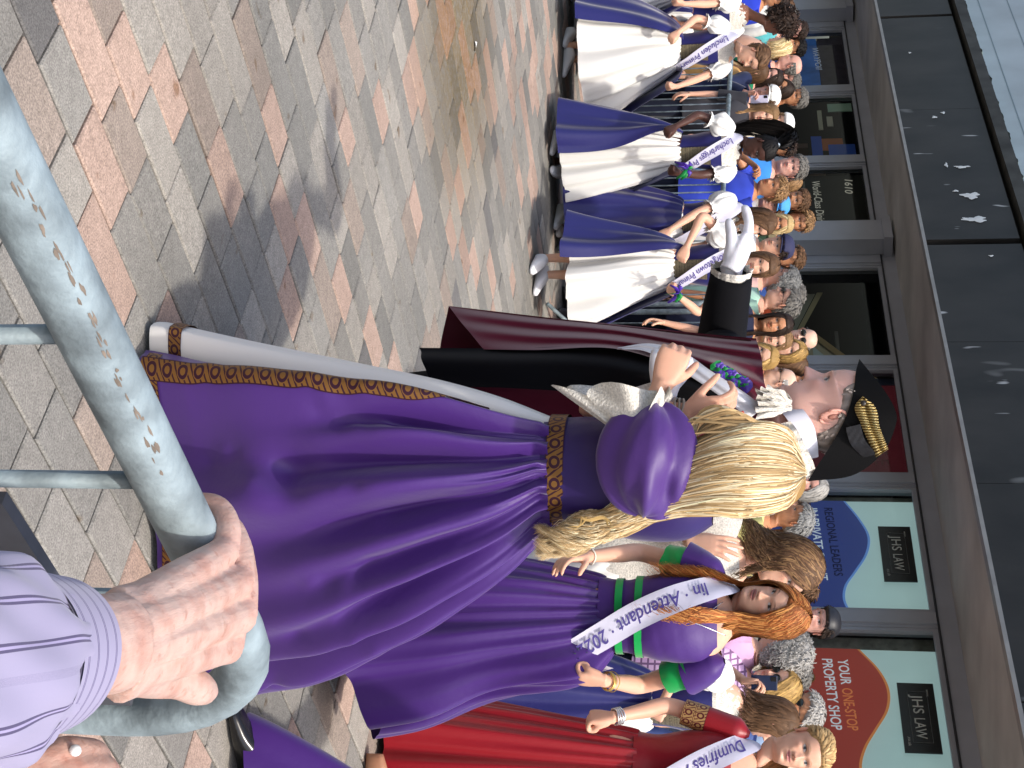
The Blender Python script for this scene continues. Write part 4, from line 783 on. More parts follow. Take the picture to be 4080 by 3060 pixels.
# ================================================================ DANCERS IN COSTUME
def satin(name, c, rough=.38, sheen=.35, spec=.4): return mat(name, c, rough, spec, sheen=sheen, bump=.10, bscale=38)
def brocade(name, c1, c2, freq=18, metal=.35):
    """woven trim: rings and scrolls repeated along Q.x (metres), across Q.y (0..1)"""
    m = mat(name, c1, .42, .5, metal); N = m.node_tree.nodes; L = m.node_tree.links; b = N['Principled BSDF']
    at = N.new('ShaderNodeAttribute'); at.attribute_name = 'Q'; sx = N.new('ShaderNodeSeparateXYZ'); L.new(at.outputs['Vector'], sx.inputs[0])
    def M_(op, a, b_=None):
        n = N.new('ShaderNodeMath'); n.operation = op
        for i, v in enumerate((a, b_)):
            if v is None: continue
            if isinstance(v, (int, float)): n.inputs[i].default_value = v
            else: L.new(v, n.inputs[i])
        return n.outputs[0]
    u = M_('SUBTRACT', M_('FRACT', M_('MULTIPLY', sx.outputs[0], freq)), .5); v = M_('SUBTRACT', sx.outputs[1], .5)
    d = M_('SQRT', M_('ADD', M_('MULTIPLY', u, u), M_('MULTIPLY', v, v)))
    r1 = M_('LESS_THAN', M_('ABSOLUTE', M_('SUBTRACT', d, .24)), .075)
    sc = M_('SINE', M_('ADD', M_('MULTIPLY', u, 19.0), M_('MULTIPLY', v, 11.0))); r2 = M_('MULTIPLY', M_('GREATER_THAN', sc, .55), M_('GREATER_THAN', d, .36))
    ed = M_('GREATER_THAN', M_('ABSOLUTE', v), .45); f = M_('MINIMUM', M_('ADD', M_('ADD', r1, r2), ed), 1.0)
    x = N.new('ShaderNodeMix'); x.data_type = 'RGBA'; x.inputs['A'].default_value = (*lin(c1), 1); x.inputs['B'].default_value = (*lin(c2), 1); L.new(f, x.inputs['Factor']); L.new(x.outputs['Result'], b.inputs['Base Color']); return m
M_WSATIN = satin('white_satin', '#dbd9d4', .45); M_NAVY = satin('navy_satin', '#1d1d5c', .42); M_WCOT = mat('white_cotton', '#dcdbd8', .75, .2, sheen=.2)
M_BROC = brocade('black_gold_brocade', '#8f8468', '#141219', 44, .1); M_SASH = satin('white_sash', '#cdcbdc', .5); M_SASHTXT = mat('purple_sash_print', '#4a3f86', .6); M_SNEAK = mat('white_sneakers', '#dedee2', .6)
M_PURP = satin('purple_satin', '#452670', .36, .25); M_PURP2 = satin('purple_bodice_satin', '#452670', .52, .25, .3); M_GREEN = satin('green_satin', '#12a04c', .35); M_RED = satin('red_satin', '#8c0f1c', .40, .2)
M_LACE = mat('white_lace', '#d3cec4', .9, .15, bump=.5, bscale=190, var=.3, vscale=170)
def skirt_grid(ctr, rad, zz, n=120, m=40, folds=(), th=(0, 2*np.pi), closed=True, seed=0, hem_wave=.0):
    """ctr(t)->(x,y), rad(t)->(rx,ry), zz(t)->z ; folds: (count, amp_top, amp_hem, phase, sharp)"""
    t = np.linspace(0, 1, m)[:, None]; a = np.linspace(th[0], th[1], n, endpoint=not closed)[None]
    c = ctr(t[:, 0]); r_ = rad(t[:, 0]); d = np.zeros((m, n)); rs = np.random.default_rng(seed)
    for cnt, a0, a1, ph, sh in folds:
        w = np.sin(cnt*a+ph+.6*np.sin(2*a+ph)+.5*t*np.sin(a*3+ph)); w = np.sign(w)*np.abs(w)**sh; d = d+w*(a0+(a1-a0)*smooth(0, 1, t))
    d = d+.35*(a1 if folds else .01)*vnoise(np.stack([np.cos(a)*np.ones_like(t), np.sin(a)*np.ones_like(t), t*1.5*np.ones_like(a)], -1), 2.2, seed)
    X = c[:, :1]+(r_[:, :1]+d)*np.cos(a); Y = c[:, 1:2]+(r_[:, 1:2]+d)*np.sin(a); Z = zz(t[:, 0])[:, None]+hem_wave*t*np.sin(3*a+seed)*np.ones_like(a)
    return np.stack([X, Y, np.broadcast_to(Z, X.shape)], -1), a[0], t[:, 0]
def solid(g, P, closed, m=0, th=.003, q=None):
    g.grid(P, closed, m=m, q=q)
def pull(P, target, ci, cj, si, sj, amt=1.0):
    """drag cloth grid P towards target around grid point (ci,cj)"""
    I, J = np.meshgrid(np.arange(P.shape[0]), np.arange(P.shape[1]), indexing='ij'); w = np.exp(-((I-ci)/si)**2-((J-cj)/sj)**2)*amt
    return P+w[..., None]*(np.asarray(target)-P[int(ci), int(cj)])
def sash(p, pts, width, text, t0, t1, cen, cap=None, flip=False, idx=None, h=.52):
    """band along pts (relative world); text from t0 to t1 along it"""
    path = curve(pts, 60); T = np.gradient(path, axis=0); T /= np.linalg.norm(T, axis=1)[:, None]; N_ = path-np.asarray(cen); N_[:, 2] *= .25; N_ -= T*(N_*T).sum(1)[:, None]; N_ /= np.linalg.norm(N_, axis=1)[:, None]; B = np.cross(N_, T)
    v = np.linspace(-.5, .5, 7); g = Geo(); P = path[:, None]+B[:, None]*(v*width)[None, :, None]+N_[:, None]*(.006*np.sin(np.linspace(0, 9, 60))[:, None, None]*np.sin(v*5)[None, :, None]); g.grid(P); g.grid(P-N_[:, None]*.002, flip=True); i = p.part('sash', g, M_SASH)
    if text:
        V, F = text_geo(text, .012, .25); w = V[:, 0].max(); s = t0+(t1-t0)*V[:, 0]/w; y = (V[:, 1]-.28)*width*h/.72*(-1 if flip else 1)
        xi = s*59; k = np.clip(xi.astype(int), 0, 58); f_ = (xi-k)[:, None]; L_ = lambda A: A[k]*(1-f_)+A[k+1]*f_
        Q_ = L_(path)+L_(B)*y[:, None]+L_(N_)*(.0065); g = Geo(); g.add(Q_, F); p.part(('lettering', i), g, M_SASHTXT, False)
    return i
def torso_sash_pts(p, w=1.0, side=1):
    k = p.k*w; return [p.F(np.array([side*x*k, y*k, z*p.k])) for x, y, z in ((-.125, .06, 1.36), (-.118, .0, 1.425), (-.105, -.075, 1.385), (-.06, -.125, 1.28), (0, -.142, 1.17), (.075, -.132, 1.06), (.14, -.09, .96), (.178, 0, .88))]
def puff(p, arm, m, r=.085, t0=-.05, t1=.62, rid=.2, name='puff_sleeve', ruffle=True):
    S, E, Wr, hd = getattr(p, arm); pth = curve([S+(E-S)*t0, S+(E-S)*(t0+t1)/2, S+(E-S)*t1], 18); t = np.linspace(0, 1, 18); rr = (np.sin(np.pi*np.clip(t*.9+.09, 0, 1))**.55)*r*p.k; rr[-1] = .043*p.k; rr[-2] = .045*p.k
    P = tube(pth, rr, 40); ax = pth[:, None]; a = np.linspace(0, 2*np.pi, 40, endpoint=False); rr_ = np.random.default_rng(p.seed); md = 1+rid*(.6*np.sin(9*a+rr_.uniform(0, 6))+.5*np.sin(14*a+2))[None]*np.sin(np.pi*t)[:, None]**.5+.16*vnoise(P, 16, p.seed+5)
    P = ax+(P-ax)*md[..., None]; P[..., 2] -= (.02*np.sin(np.pi*t)*p.k)[:, None]; g = Geo(); g.grid(P, True)
    if ruffle:
        e = pth[-1]; T = nrm(E-S); R = tube(np.array([e-T*.002, e+T*.022*p.k]), [.044*p.k, .06*p.k], 40); R = e+(R-e)*(1+np.array([0, .22])[:, None]*np.sin(11*a)[None])[..., None]; g.grid(R, True)
    p.part(name, g, m)
def dancer(px, py, Y, headpx, H, face, hairf, text, label, rw=None, lw=None, skin='fair', yaw=0, pitch=8, roll=0, hem=.30, swing=(0, 0), hemz=.13, feet=None, seed=1, navy_pull=.9, sash_side=1, t01=(.24, .80), pose='fist', hint=(.6, .5, -.4), open_=.95, rotn=0.0, ribbon=None, **fp):
    X = W(px, py, Y)[0]; p = Person((X, Y), H, math.radians(face), skin, 1, seed); k = p.k
    p.trunk(); hx = np.asarray(hint)
    for sd, w_ in ((-1, rw), (1, lw)):
        wr = None if w_ is None else W(*w_); p.arm(sd, wrist=wr, elbow_hint=(sd*hx[0], hx[1], hx[2]), pose=pose, remesh_v=.006, palm=(-sd*.7, .3, -.2))
    hp = W(*headpx); q = dict(smile=.3, lips=1.0, eye=.8); q.update(fp); p.head(math.radians(yaw), math.radians(pitch), math.radians(roll), pos=hp, res=(76, 72), **q); hairf(p)
    # bodice
    P = loft([(.985*k, .122*k, .092*k, 0), (1.06*k, .122*k, .096*k, 0), (1.2*k, .145*k, .112*k, -.006), (1.30*k, .15*k, .105*k, -.004)], 44, 18, 2.3); g = Geo(); g.grid(p.F(P.reshape(-1, 3)).reshape(P.shape), True); p.part('bodice', g, M_NAVY)
    P = loft([(1.29*k, .146*k, .101*k, -.004), (1.345*k, p.shw*.9, .088*k, 0), (1.39*k, p.shw*.72, .07*k, 0), (1.43*k, .075*k, .062*k, 0)], 44, 14, 2.4); P *= (1+.012*vnoise(P, 60, 3))[..., None]; g = Geo(); g.grid(p.F(P.reshape(-1, 3)).reshape(P.shape), True); p.part('lace_yoke', g, M_LACE)
    a = np.linspace(-.5, .5, 26)-np.pi/2; zz_ = np.linspace(.99, 1.22, 12)*k; P = np.array([[[(.128+.02*((z/k-1.06)/.15))*k*math.cos(x)*1.02, -.006+(.102+.02*((z/k-1.06)/.15))*k*math.sin(x)*1.03, z] for x in a*1.0] for z in zz_]); g = Geo(); Q_ = np.stack([np.broadcast_to(np.linspace(0, .3, 26)[None], P.shape[:2]), np.broadcast_to(np.linspace(0, 4, 12)[:, None] % 1.0, P.shape[:2]), np.zeros(P.shape[:2])], -1); g.grid(p.F(P.reshape(-1, 3)).reshape(P.shape), q=Q_); p.part('brocade_panel', g, M_BROC)
    puff(p, 'armL', M_WCOT); puff(p, 'armR', M_WCOT)
    # skirts
    sw = rotz(-p.face)@np.array([swing[0], swing[1], 0]); r0 = np.array([.122, .092])*k; rs = np.random.default_rng(seed)
    ctr = lambda t: np.outer(smooth(0, 1, t)**1.2, sw[:2]); zf = lambda t: (1.0*k)*(1-t)+hemz*t
    rad = lambda t: r0[None]+np.outer(np.minimum(t**.62, 1)*.9+.1*t, np.array([hem, hem*.85])-r0); ph = rs.uniform(0, 6, 4)
    folds = [(23, .006, .008, ph[0], 1), (11, .005, .024, ph[1], .8), (5, 0, .034, ph[2], .8)]
    P, _, _ = skirt_grid(ctr, rad, zf, 176, 48, folds, seed=seed, hem_wave=.012); g = Geo(); g.grid(p.F(P.reshape(-1, 3)).reshape(P.shape), True); p.part('white_skirt', g, M_WSATIN)
    th = (-np.pi/2+open_+rotn, 1.5*np.pi-open_+rotn); rad2 = lambda t: rad(t)+.03+.07*t[:, None]; zf2 = lambda t: 1.0*k*(1-t)+(hemz-.015)*t
    P, _, _ = skirt_grid(ctr, rad2, zf2, 120, 44, [(17, .006, .008, ph[1], 1), (8, .003, .028, ph[3], .8)], th, False, seed+9, .01); P = p.F(P.reshape(-1, 3)).reshape(P.shape)
    for j, w_ in ((118, rw), (2, lw)):
        jj = 118 if w_ is rw else 2
        if w_ is not None:
            tgt = p.L(W(*w_))+np.array([0, 0, -.04]); tz = 1.0*k; ti = int(np.clip((tz-tgt[2])/(tz-hemz)*43, 5, 30))
            P = pull(P, tgt, ti, jj, 13, 15, navy_pull)
    g = Geo(); g.grid(P); p.part('navy_overskirt', g, M_NAVY)
    if text is not None: sash(p, torso_sash_pts(p, 1.0, sash_side), .082, text, t01[0], t01[1], p.F(np.array([0, 0, 1.1*k])))
    p.legs(sc=.8); ft = feet or [((-.07, -.02), .25), ((.08, .06), -.2)]
    for (fx, fy), an in ft: g = Geo(); shoe(g, p.F(np.array([fx, fy, 0])), p.face+an, k*1.08); p.part('shoe', g, M_SNEAK)
    if ribbon is not None:
        g = Geo(); c_ = p.L(W(*ribbon)); rr_ = np.random.default_rng(seed)
        for i_ in range(10): d_ = nrm(rr_.normal(size=3)); g.tube([c_, c_+d_*.04+[0, -.02, 0], c_+d_*.07+[0, -.01, -.03]], [.012, .014, .006], 6, c=lin('#4a2a9a') if i_ % 3 else lin('#12803c'), flat=.2)
        p.part('ribbon_posy', g, mat('ribbon', (1, 1, 1), .4, col=True))
    p.build(label, 'girls dancing in navy and white dresses'); return p
def hair_tied(color, n=240):
    def f(p): p.hair_shell(hl_short(.062, -.01, -.09), .009, color, n, .04, lift=.03, var=.25, comb=(0, 1, -.25), rough=.001)
    return f
def hair_loose(color, length=.34, n=320, **kw):
    def f(p): p.hair_long(color, n, length, .0065, front=54, **kw)
    return f
def hair_pony(p):
    p.hair_shell(hl_short(.064, .0, -.08), .006, 'black', 260, .05, lift=.03, var=.15, comb=(0, 1, .5), rough=.001)
    g = Geo(); r_ = np.random.default_rng(2); n = 220; K = 14; t = np.linspace(0, 1, K); base = np.array([0, .055, .095]); wp = [p.HT(base)]+[p.L(W(*q)) for q in ((3150, 545, 10.45), (3060, 512, 10.42), (2960, 505, 10.38), (2900, 528, 10.34))]
    c = curve(wp, K); P = c[None]+r_.normal(0, 1, (n, 1, 3))*np.interp(t, [0, .15, .5, 1], [.006, .02, .028, .012])[None, :, None]; ribbons(g, P, .005, hair_cols(n, 'black', 3, .2), p.hpos); p.part('ponytail', g, M_HAIR)
    g = Geo(); a = np.linspace(0, 6.3, 24); g.tube(p.HT(np.array([[.022*math.cos(x), .058+.012*math.sin(x), .102+.018*math.sin(x)] for x in a])), .007, 8); p.part('hair_band', g, mat('silver_band', '#c9d6e0', .3, metal=.5))
G4 = dancer(2800, 1055, 9.6, (3035, 1055, 9.6), 1.52, 20, hair_loose('brown', .30), 'Georgetown Primary', 'dancing girl with ankle-high white trainers under the raised white glove', rw=(2735, 985, 9.35), lw=(2700, 1178, 9.45), yaw=-10, hem=.30, swing=(.06, 0), hemz=.24, seed=21, open_=1.0, rotn=.45, ribbon=(2700, 1165, 9.35), feet=[((-.05, -.06), .1), ((.06, .0), .5)], t01=(.22, .78), hint=(1, .3, -.1))
G3 = dancer(2800, 872, 10.55, (3030, 888, 10.5), 1.50, 30, hair_loose('brown', .36), None, 'dancing girl whose face is behind the white glove', rw=(2665, 918, 10.2), lw=None, yaw=30, hem=.27, swing=(.02, 0), hemz=.12, seed=22, open_=.7, rotn=.75)
G3b = sash(G3, torso_sash_pts(G3), .082, None, 0, 1, G3.F(np.array([0, 0, .95]))); mk('sash', G3.parts[-1][1], M_SASH, G3.obj)
G2 = dancer(2800, 600, 10.35, (3030, 590, 10.3), 1.50, 28, hair_pony, 'Locharbriggs Primary', 'dancing girl with high black ponytail and purple-lettered white sash', rw=(2690, 505, 10.05), lw=(2705, 692, 10.1), skin='dark', yaw=32, pitch=20, hem=.30, swing=(.03, 0), hemz=.10, seed=23, open_=1.0, rotn=.6, ribbon=(2735, 675, 10.0), lip=lin('#5a2f2c'), brow=(.01, .008, .008), feet=[((-.10, .02), .3), ((.12, -.04), -.5)], t01=(.22, .80))
G1 = dancer(2800, 190, 10.9, (3005, 225, 10.8), 1.44, 30, hair_tied('brown'), 'Lincluden Primary', 'dancing girl with the widest white skirt, her brown hair tied back', rw=(2700, 130, 10.6), lw=(2695, 345, 10.7), yaw=38, pitch=22, roll=6, hem=.44, swing=(.07, 0), hemz=.16, seed=24, open_=1.1, rotn=.25, feet=[((.02, -.05), .7), ((-.10, .10), .2)], t01=(.22, .80))
G0 = dancer(2830, 66, 11.5, (3105, 92, 11.5), 1.52, 60, lambda p: p.hair_shell(hl_short(.06, -.03, -.10), .03, 'dark', 500, .03, curl=.01, rough=.008, lw=.005, lift=.7), None, 'dark-haired dancing girl half hidden behind the wide white skirt', rw=None, lw=(2700, 95, 11.2), skin='brown', yaw=60, hem=.36, swing=(.05, 0), hemz=.14, seed=25, feet=[((.05, -.10), .9), ((-.08, .05), .4)])
G00 = dancer(2800, -75, 11.2, (3010, -90, 11.2), 1.50, 20, hair_tied('dark'), '', 'dancing girl mostly cut off by the left edge', lw=(2720, 15, 10.9), rw=None, hem=.30, swing=(.08, 0), seed=26)
GN = dancer(2780, 2805, 7.35, (3085, 2875, 7.35), 1.60, 25, hair_loose('brown', .3), None, 'girl in navy dress and white puff sleeve behind the red dress', rw=(2640, 2800, 7.15), lw=None, yaw=60, hem=.30, swing=(-.03, 0), open_=.4, rotn=1.2, hemz=.10, seed=27, hint=(1.2, .2, .1))
# ================================================================ PRINCIPAL FIGURES
M_GOLDTRIM = brocade('gold_purple_braid', '#80592a', '#371428', 23, .4)
def strip_on(P, q0, n=4, w=.03):
    return P
# ---- 1. girl in purple with long blonde hair, seen from her left side
QY = 3.58
Q = Person((.24, QY), 1.60, math.radians(-78), 'fair', 1, 41, lean=(-.02, 0)); rel = Q.L
Q.trunk(.5)
# silhouette of the skirt measured at its own depth
zl, xl = zip(*[(W(a, b, QY)[2], W(a, b, QY)[0]) for a, b in ((627, 1281), (952, 1354), (1404, 1440), (1766, 1512), (2000, 1580), (2185, 1652))])
zr, xr = zip(*[(W(a, b, QY+.06)[2], W(a, b, QY+.06)[0]) for a, b in ((838, 2761), (1033, 2705), (1268, 2637), (1540, 2511), (1766, 2402), (2073, 2213), (2185, 2095))])
def qskirt(n, m, folds, extra=0.0, th=(0, 2*np.pi), closed=True, seed=0):
    z = lambda t: 1.018-t*1.0; L_ = lambda t: cubic(zl, xl, np.clip(z(t), zl[0], zl[-1])); R_ = lambda t: cubic(zr, xr, np.clip(z(t), zr[0], zr[-1]))
    ctr = lambda t: np.stack([(L_(t)+R_(t))/2-Q.loc[0], .02+.10*t], 1); rad = lambda t: np.stack([(R_(t)-L_(t))/2+extra, ((R_(t)-L_(t))/2*(.86-.24*t)+.005)+extra], 1)
    P, A_, T_ = skirt_grid(ctr, rad, z, n, m, folds, th, closed, seed); c_ = ctr(T_); dy = P[..., 1]-c_[:, 1:2]; tt_ = T_[:, None]; P[..., 1] = c_[:, 1:2]+np.where(dy < 0, dy*(1-.68*tt_), dy)+.24*tt_*(P[..., 0]-c_[:, 0:1]); return P, A_, T_
# underskirt (white satin) shows through the front opening, which faces left
P, aa, tt = qskirt(160, 60, [(11, .002, .008, 1.0, 1), (4, 0, .008, 2.0, 1)], 0, seed=3); ins = smooth(math.radians(22), math.radians(34), np.abs(aa-math.radians(185)))[None]*.07; cA = P.mean(1, keepdims=True); dv = P-cA; dv[..., 2] = 0; P = P-dv/np.maximum(np.linalg.norm(dv, axis=-1, keepdims=True), 1e-6)*(ins[..., None]+.004); g = Geo(); g.grid(P, True); iu = Q.part('underskirt', g, mat('white_duchess_satin', '#dedbd6', .38, .4, sheen=.2))
rows = [i for i in range(60) if .90 <= tt[i] <= .955]; cols = [j for j in range(160) if math.radians(140) < aa[j] < math.radians(262)]; S_ = P[np.ix_(rows, cols)]; cc = S_.mean((0, 1)); S_ = S_+nrm([-1, -.3, 0])*.006
arc = np.r_[0, np.cumsum(np.linalg.norm(np.diff(S_[0], axis=0), axis=1))]; g = Geo(); g.grid(S_, q=np.stack([np.broadcast_to(arc[None], S_.shape[:2]), np.broadcast_to(np.linspace(0, 1, len(rows))[:, None], S_.shape[:2]), np.zeros(S_.shape[:2])], -1)); Q.part(('hem_braid', iu), g, M_GOLDTRIM)
# overskirt, open at the front (direction 180 deg), gathered at the waist
th0, th1 = math.radians(217), math.radians(217+292); n, m = 420, 110
a = np.linspace(th0, th1, n)[None]; t = np.linspace(0, 1, m)[:, None]
P, aa, tt = qskirt(n, m, [], 0, (th0, th1), False, 5)
rs = np.random.default_rng(8); D = np.zeros((m, n))
# gathers run from the waist and merge into a few big soft folds
cent = np.sort(th0+(th1-th0)*np.r_[.035, .10, .165, .235, .30, .37, .44, .52, .6, .68, .76, .84, .92]+rs.normal(0, .02, 13))
for k, c_ in enumerate(cent):
    wdt = .10+.10*smooth(.1, .8, t)+.03*rs.random(); amp = (.018+.058*smooth(.02, .4, t)-.020*smooth(.55, 1, t))*rs.uniform(.7, 1.2); cc_ = c_+.10*rs.normal()*t
    x = (a-cc_)/wdt; D += amp*(np.exp(-x**2)-.55*np.exp(-((x-1.15)/.7)**2))
for k in range(46):
    c_ = rs.uniform(th0, th1); x = (a-c_-.04*rs.normal()*t)/.028; D += .010*np.exp(-x**2)*smooth(rs.uniform(.12, .42), 0, t)*smooth(0, .02, t)*rs.choice([1, 1, -.7])
D += .006*vnoise(np.stack([np.cos(a)*np.ones_like(t), np.sin(a)*np.ones_like(t), t*2.0*np.ones_like(a)], -1), 5, 4)*smooth(.2, .6, t)
# horizontal creases half way down and the tucked fold near the hem
D += -.022*np.exp(-((a-math.radians(258))/.16)**2-((t-.60)/.05)**2)+.022*np.exp(-((a-math.radians(258))/.2)**2-((t-.70)/.08)**2)
for k in range(60):
    D += rs.choice([-1, 1])*.006*np.exp(-((a-rs.uniform(th0, th1))/.05)**2-((t-rs.uniform(.25, .9))/.025)**2)
nx = np.cos(a)*np.ones_like(t); ny = np.sin(a)*np.ones_like(t); P = P+np.stack([nx*D, ny*D, .03*D], -1)
g = Geo(); g.grid(P); io = Q.part('overskirt', g, M_PURP)
def braid_cols(j0, j1, i0, i1, off=.004):
    S_ = P[i0:i1, j0:j1]; N_ = np.cross(np.gradient(S_, axis=1), np.gradient(S_, axis=0)); N_ /= np.linalg.norm(N_, axis=-1, keepdims=True); N_ *= np.sign((N_*np.stack([nx, ny, 0*nx], -1)[i0:i1, j0:j1]).sum(-1, keepdims=True)); return S_+N_*off
S0 = braid_cols(0, 60, 15, m-1, .005); S_ = []
for i_ in range(len(S0)):
    dd_ = np.r_[0, np.cumsum(np.linalg.norm(np.diff(S0[i_], axis=0), axis=1))]; tp = smooth(0, 22, i_); ar = (.042+np.linspace(0, .062, 8))*(.25+.75*tp); S_.append(np.stack([np.interp(ar, dd_, S0[i_, :, q_]) for q_ in range(3)], 1))
S_ = np.array(S_); ln = np.r_[0, np.cumsum(np.linalg.norm(np.diff(S_[:, 4], axis=0), axis=1))]; g = Geo(); g.grid(S_, q=np.stack([np.broadcast_to(ln[:, None], S_.shape[:2]), np.broadcast_to(np.linspace(0, 1, S_.shape[1])[None], S_.shape[:2]), np.zeros(S_.shape[:2])], -1)); Q.part(('edge_braid', io), g, M_GOLDTRIM)
S_ = braid_cols(6, n-2, m-7, m-2); ln = np.r_[0, np.cumsum(np.linalg.norm(np.diff(S_[2], axis=0), axis=1))]; g = Geo(); g.grid(S_, q=np.stack([np.broadcast_to(ln[None], S_.shape[:2]), np.broadcast_to(np.linspace(0, 1, S_.shape[0])[:, None], S_.shape[:2]), np.zeros(S_.shape[:2])], -1)); Q.part(('hem_braid', io), g, M_GOLDTRIM)
# bodice and belt
wc = np.array([W(2200, 1872, QY)[0]-.24, .02]); sh = np.array([.0, .0])
def ring_at(z, w, d, c, n=60): r_ = ring(w, d, n, 2.2); return r_+[c[0], c[1], z]
B = np.array([ring_at(z, w, d, wc*(1-u)+sh*u) for u, z, w, d in ((0, 1.0, .126, .110), (.1, 1.05, .127, .111), (.3, 1.12, .135, .118), (.6, 1.24, .142, .13), (.85, 1.33, .125, .12), (1, 1.39, .085, .09))]); tq = np.linspace(0, 1, 6); B = np.stack([cubic(tq, B[:, j], np.linspace(0, 1, 30)) for j in range(60)], 1); g = Geo(); B += (.002*vnoise(B, 70, 2))[..., None]; g.grid(B, True); Q.part('bodice', g, satin('dark_purple_satin', '#2a1858', .45, .2))
bz = np.array([ring_at(z, .1305, .1145, wc, 90) for z in (1.012, 1.026, 1.040, 1.054)]); ln = np.linspace(0, .80, 90); g = Geo(); g.grid(bz, True, q=np.stack([np.broadcast_to(ln[None], bz.shape[:2]), np.broadcast_to(np.linspace(0, 1, 4)[:, None], bz.shape[:2]), np.zeros(bz.shape[:2])], -1)); Q.part('belt', g, M_GOLDTRIM)
# arms: left hand clasps the glove, right hand raised with bracelets
Q.shw = .15
Wl = W(2640, 1530, 3.50); Q.arm(1, wrist=Wl, elbow=W(2530, 1735, 3.46), pose=(1.0, 1.2, .7), remesh_v=.004, hdir=Q.R.T@np.array([-.9, .2, .35]), palm=Q.R.T@np.array([.1, 1, -.2]))
Wr_ = W(2735, 1645, 3.62); Q.arm(-1, wrist=Wr_, elbow_hint=(-.3, .4, -1), pose=(.5, .9, .6), remesh_v=.004, hdir=Q.R.T@np.array([-.12, .1, 1]), palm=Q.R.T@np.array([-.6, .8, 0]))
# satin puff oversleeve
c0 = rel(W(2590, 1828, 3.44)); u = np.linspace(0, np.pi, 40); v = np.linspace(0, 2*np.pi, 64, endpoint=False)
PP = np.array([[[.132*math.cos(x), .10*math.sin(x)*math.sin(y), .112*math.sin(x)*math.cos(y)] for y in v] for x in u]); f1 = np.sin(5*v+1.2)[None]*np.sin(u)[:, None]; f2 = np.sin(9*v+.5+2*np.cos(u)[:, None])*np.sin(u)[:, None]
PP *= (1+.10*(1-2*np.abs(np.sin(2.5*v+.6))[None])*np.sin(u)[:, None]**.7+.04*f2+.06*vnoise(PP, 12, 6)+.022*vnoise(PP, 45, 7))[..., None]; crs = np.exp(-((PP[..., 2]-.03-.25*PP[..., 0])/.022)**2)*smooth(-.06, .08, PP[..., 0])*(PP[..., 1] < 0); PP[..., 1] += .026*crs; PP = PP@roty(.12).T
g = Geo(); g.grid(PP+c0, True); Q.part('puff_oversleeve', g, satin('violet_satin', '#47286f', .5, .25))
# hanging lace under-sleeve
E_ = rel(W(2535, 1715, 3.44)); W_ = rel(W(2622, 1560, 3.46)); tt_ = np.linspace(0, 1, 26); va = np.linspace(0, 2*np.pi, 72, endpoint=False); L_ = []
for x in tt_:
    c_ = E_*(1-x)+W_*x; dr = .055+.165*x**1.1; half = .05+.02*x
    rowp = []
    for y in va:
        up = math.cos(y); sd_ = math.sin(y); zz_ = .03*up if up > 0 else dr*up; jag = (1+.10*math.sin(9*y+2))*x**3 if up < 0 else 0
        rowp.append(c_+np.array([.012*x*max(0, -up)+.012*math.sin(7*y)*x-.014*jag, half*sd_*(1+.35*math.sin(9*y)*x)+.012*math.sin(13*y+4*x)*x, zz_*(1+.12*math.sin(8*y)*x)]))
    L_.append(rowp)
g = Geo(); g.grid(np.array(L_), True); Q.part('lace_sleeve', g, M_LACE)
# head turned away to the left, hair falling down her back
Q.head(math.radians(-38), math.radians(14), 0, pos=W(3003, 1872, QY+.03), res=(70, 64), iris=(.1, .1, .12))
g = Geo(); shl, mm = skull_shell(Q.S, Q.a, hl_short(.05, -.04, -.11), .012, 4, .002); kr = int(np.searchsorted(-Q.S[:, 0, 2], .10)); g.grid(Q.HT(shl[:kr]), True, np.ones(shl[:kr].shape)*lin('#8f6f40'))
r_ = np.random.default_rng(12); n = 8500; K = 22; t = np.linspace(0, 1, K)
# guide curves in picture/depth: crown -> nape -> down the back to the waist
hp = Q.hpos; Rw = 1.0
wl = r_.uniform(-1, 1, n); dp = r_.uniform(-1, 1, n); nc_ = 15; cid = r_.integers(0, nc_, n); cph = r_.uniform(0, 6.28, nc_); cwl = np.linspace(-1, 1, nc_); wl = np.clip(cwl[cid]+r_.normal(0, .16, n), -1, 1); ph = cph[cid]+r_.normal(0, .12, n); ln_ = np.clip(1-.30*r_.random(n)**1.5, .5, 1)
ctrl_y = np.array([1880, 1868, 1868, 1885, 1930, 2010, 2090, 2140, 2165]); ctrl_x = np.array([3192, 3130, 2990, 2850, 2700, 2550, 2400, 2260, 2140]); half = np.array([40, 150, 185, 165, 120, 78, 62, 58, 48]); dep = np.array([3.60, 3.50, 3.44, 3.44, 3.46, 3.48, 3.50, 3.50, 3.50]); ddep = np.array([.05, .06, .06, .06, .05, .05, .045, .04, .03]); tc = np.linspace(0, 1, 9)
tg = t[None]*ln_[:, None]; cx = cubic(tc, ctrl_x.astype(float), tg); cy = cubic(tc, ctrl_y.astype(float), tg); hf = cubic(tc, half.astype(float), tg); dd = cubic(tc, dep, tg); dq = cubic(tc, ddep, tg)
clm = smooth(.3, .8, tg); wlt = wl[:, None]*(1-clm)+(cwl[cid]+r_.normal(0, .11, n))[:, None]*clm; wsp = np.sign(wlt)*np.abs(wlt)**.8; edge = np.clip(wlt, -1, 1)
wav = (np.clip(tg-.45, 0, 1)*1.6)**1.2
cyy = cy+hf*(wsp*(1-.15*wav)+0*wav+.05*np.sin(9*tg+ph[:, None]*2))+40*wav*np.sin(tg*34+ph[:, None]); dd2 = dd-dq*np.sqrt(np.clip(1-edge**2, 0, 1))*(.55+.45*dp[:, None])+.03*wav*np.cos(tg*34+ph[:, None])
cx = cx-25*np.abs(wl)[:, None]*np.exp(-tg*6)+r_.normal(0, 9, (n, 1))
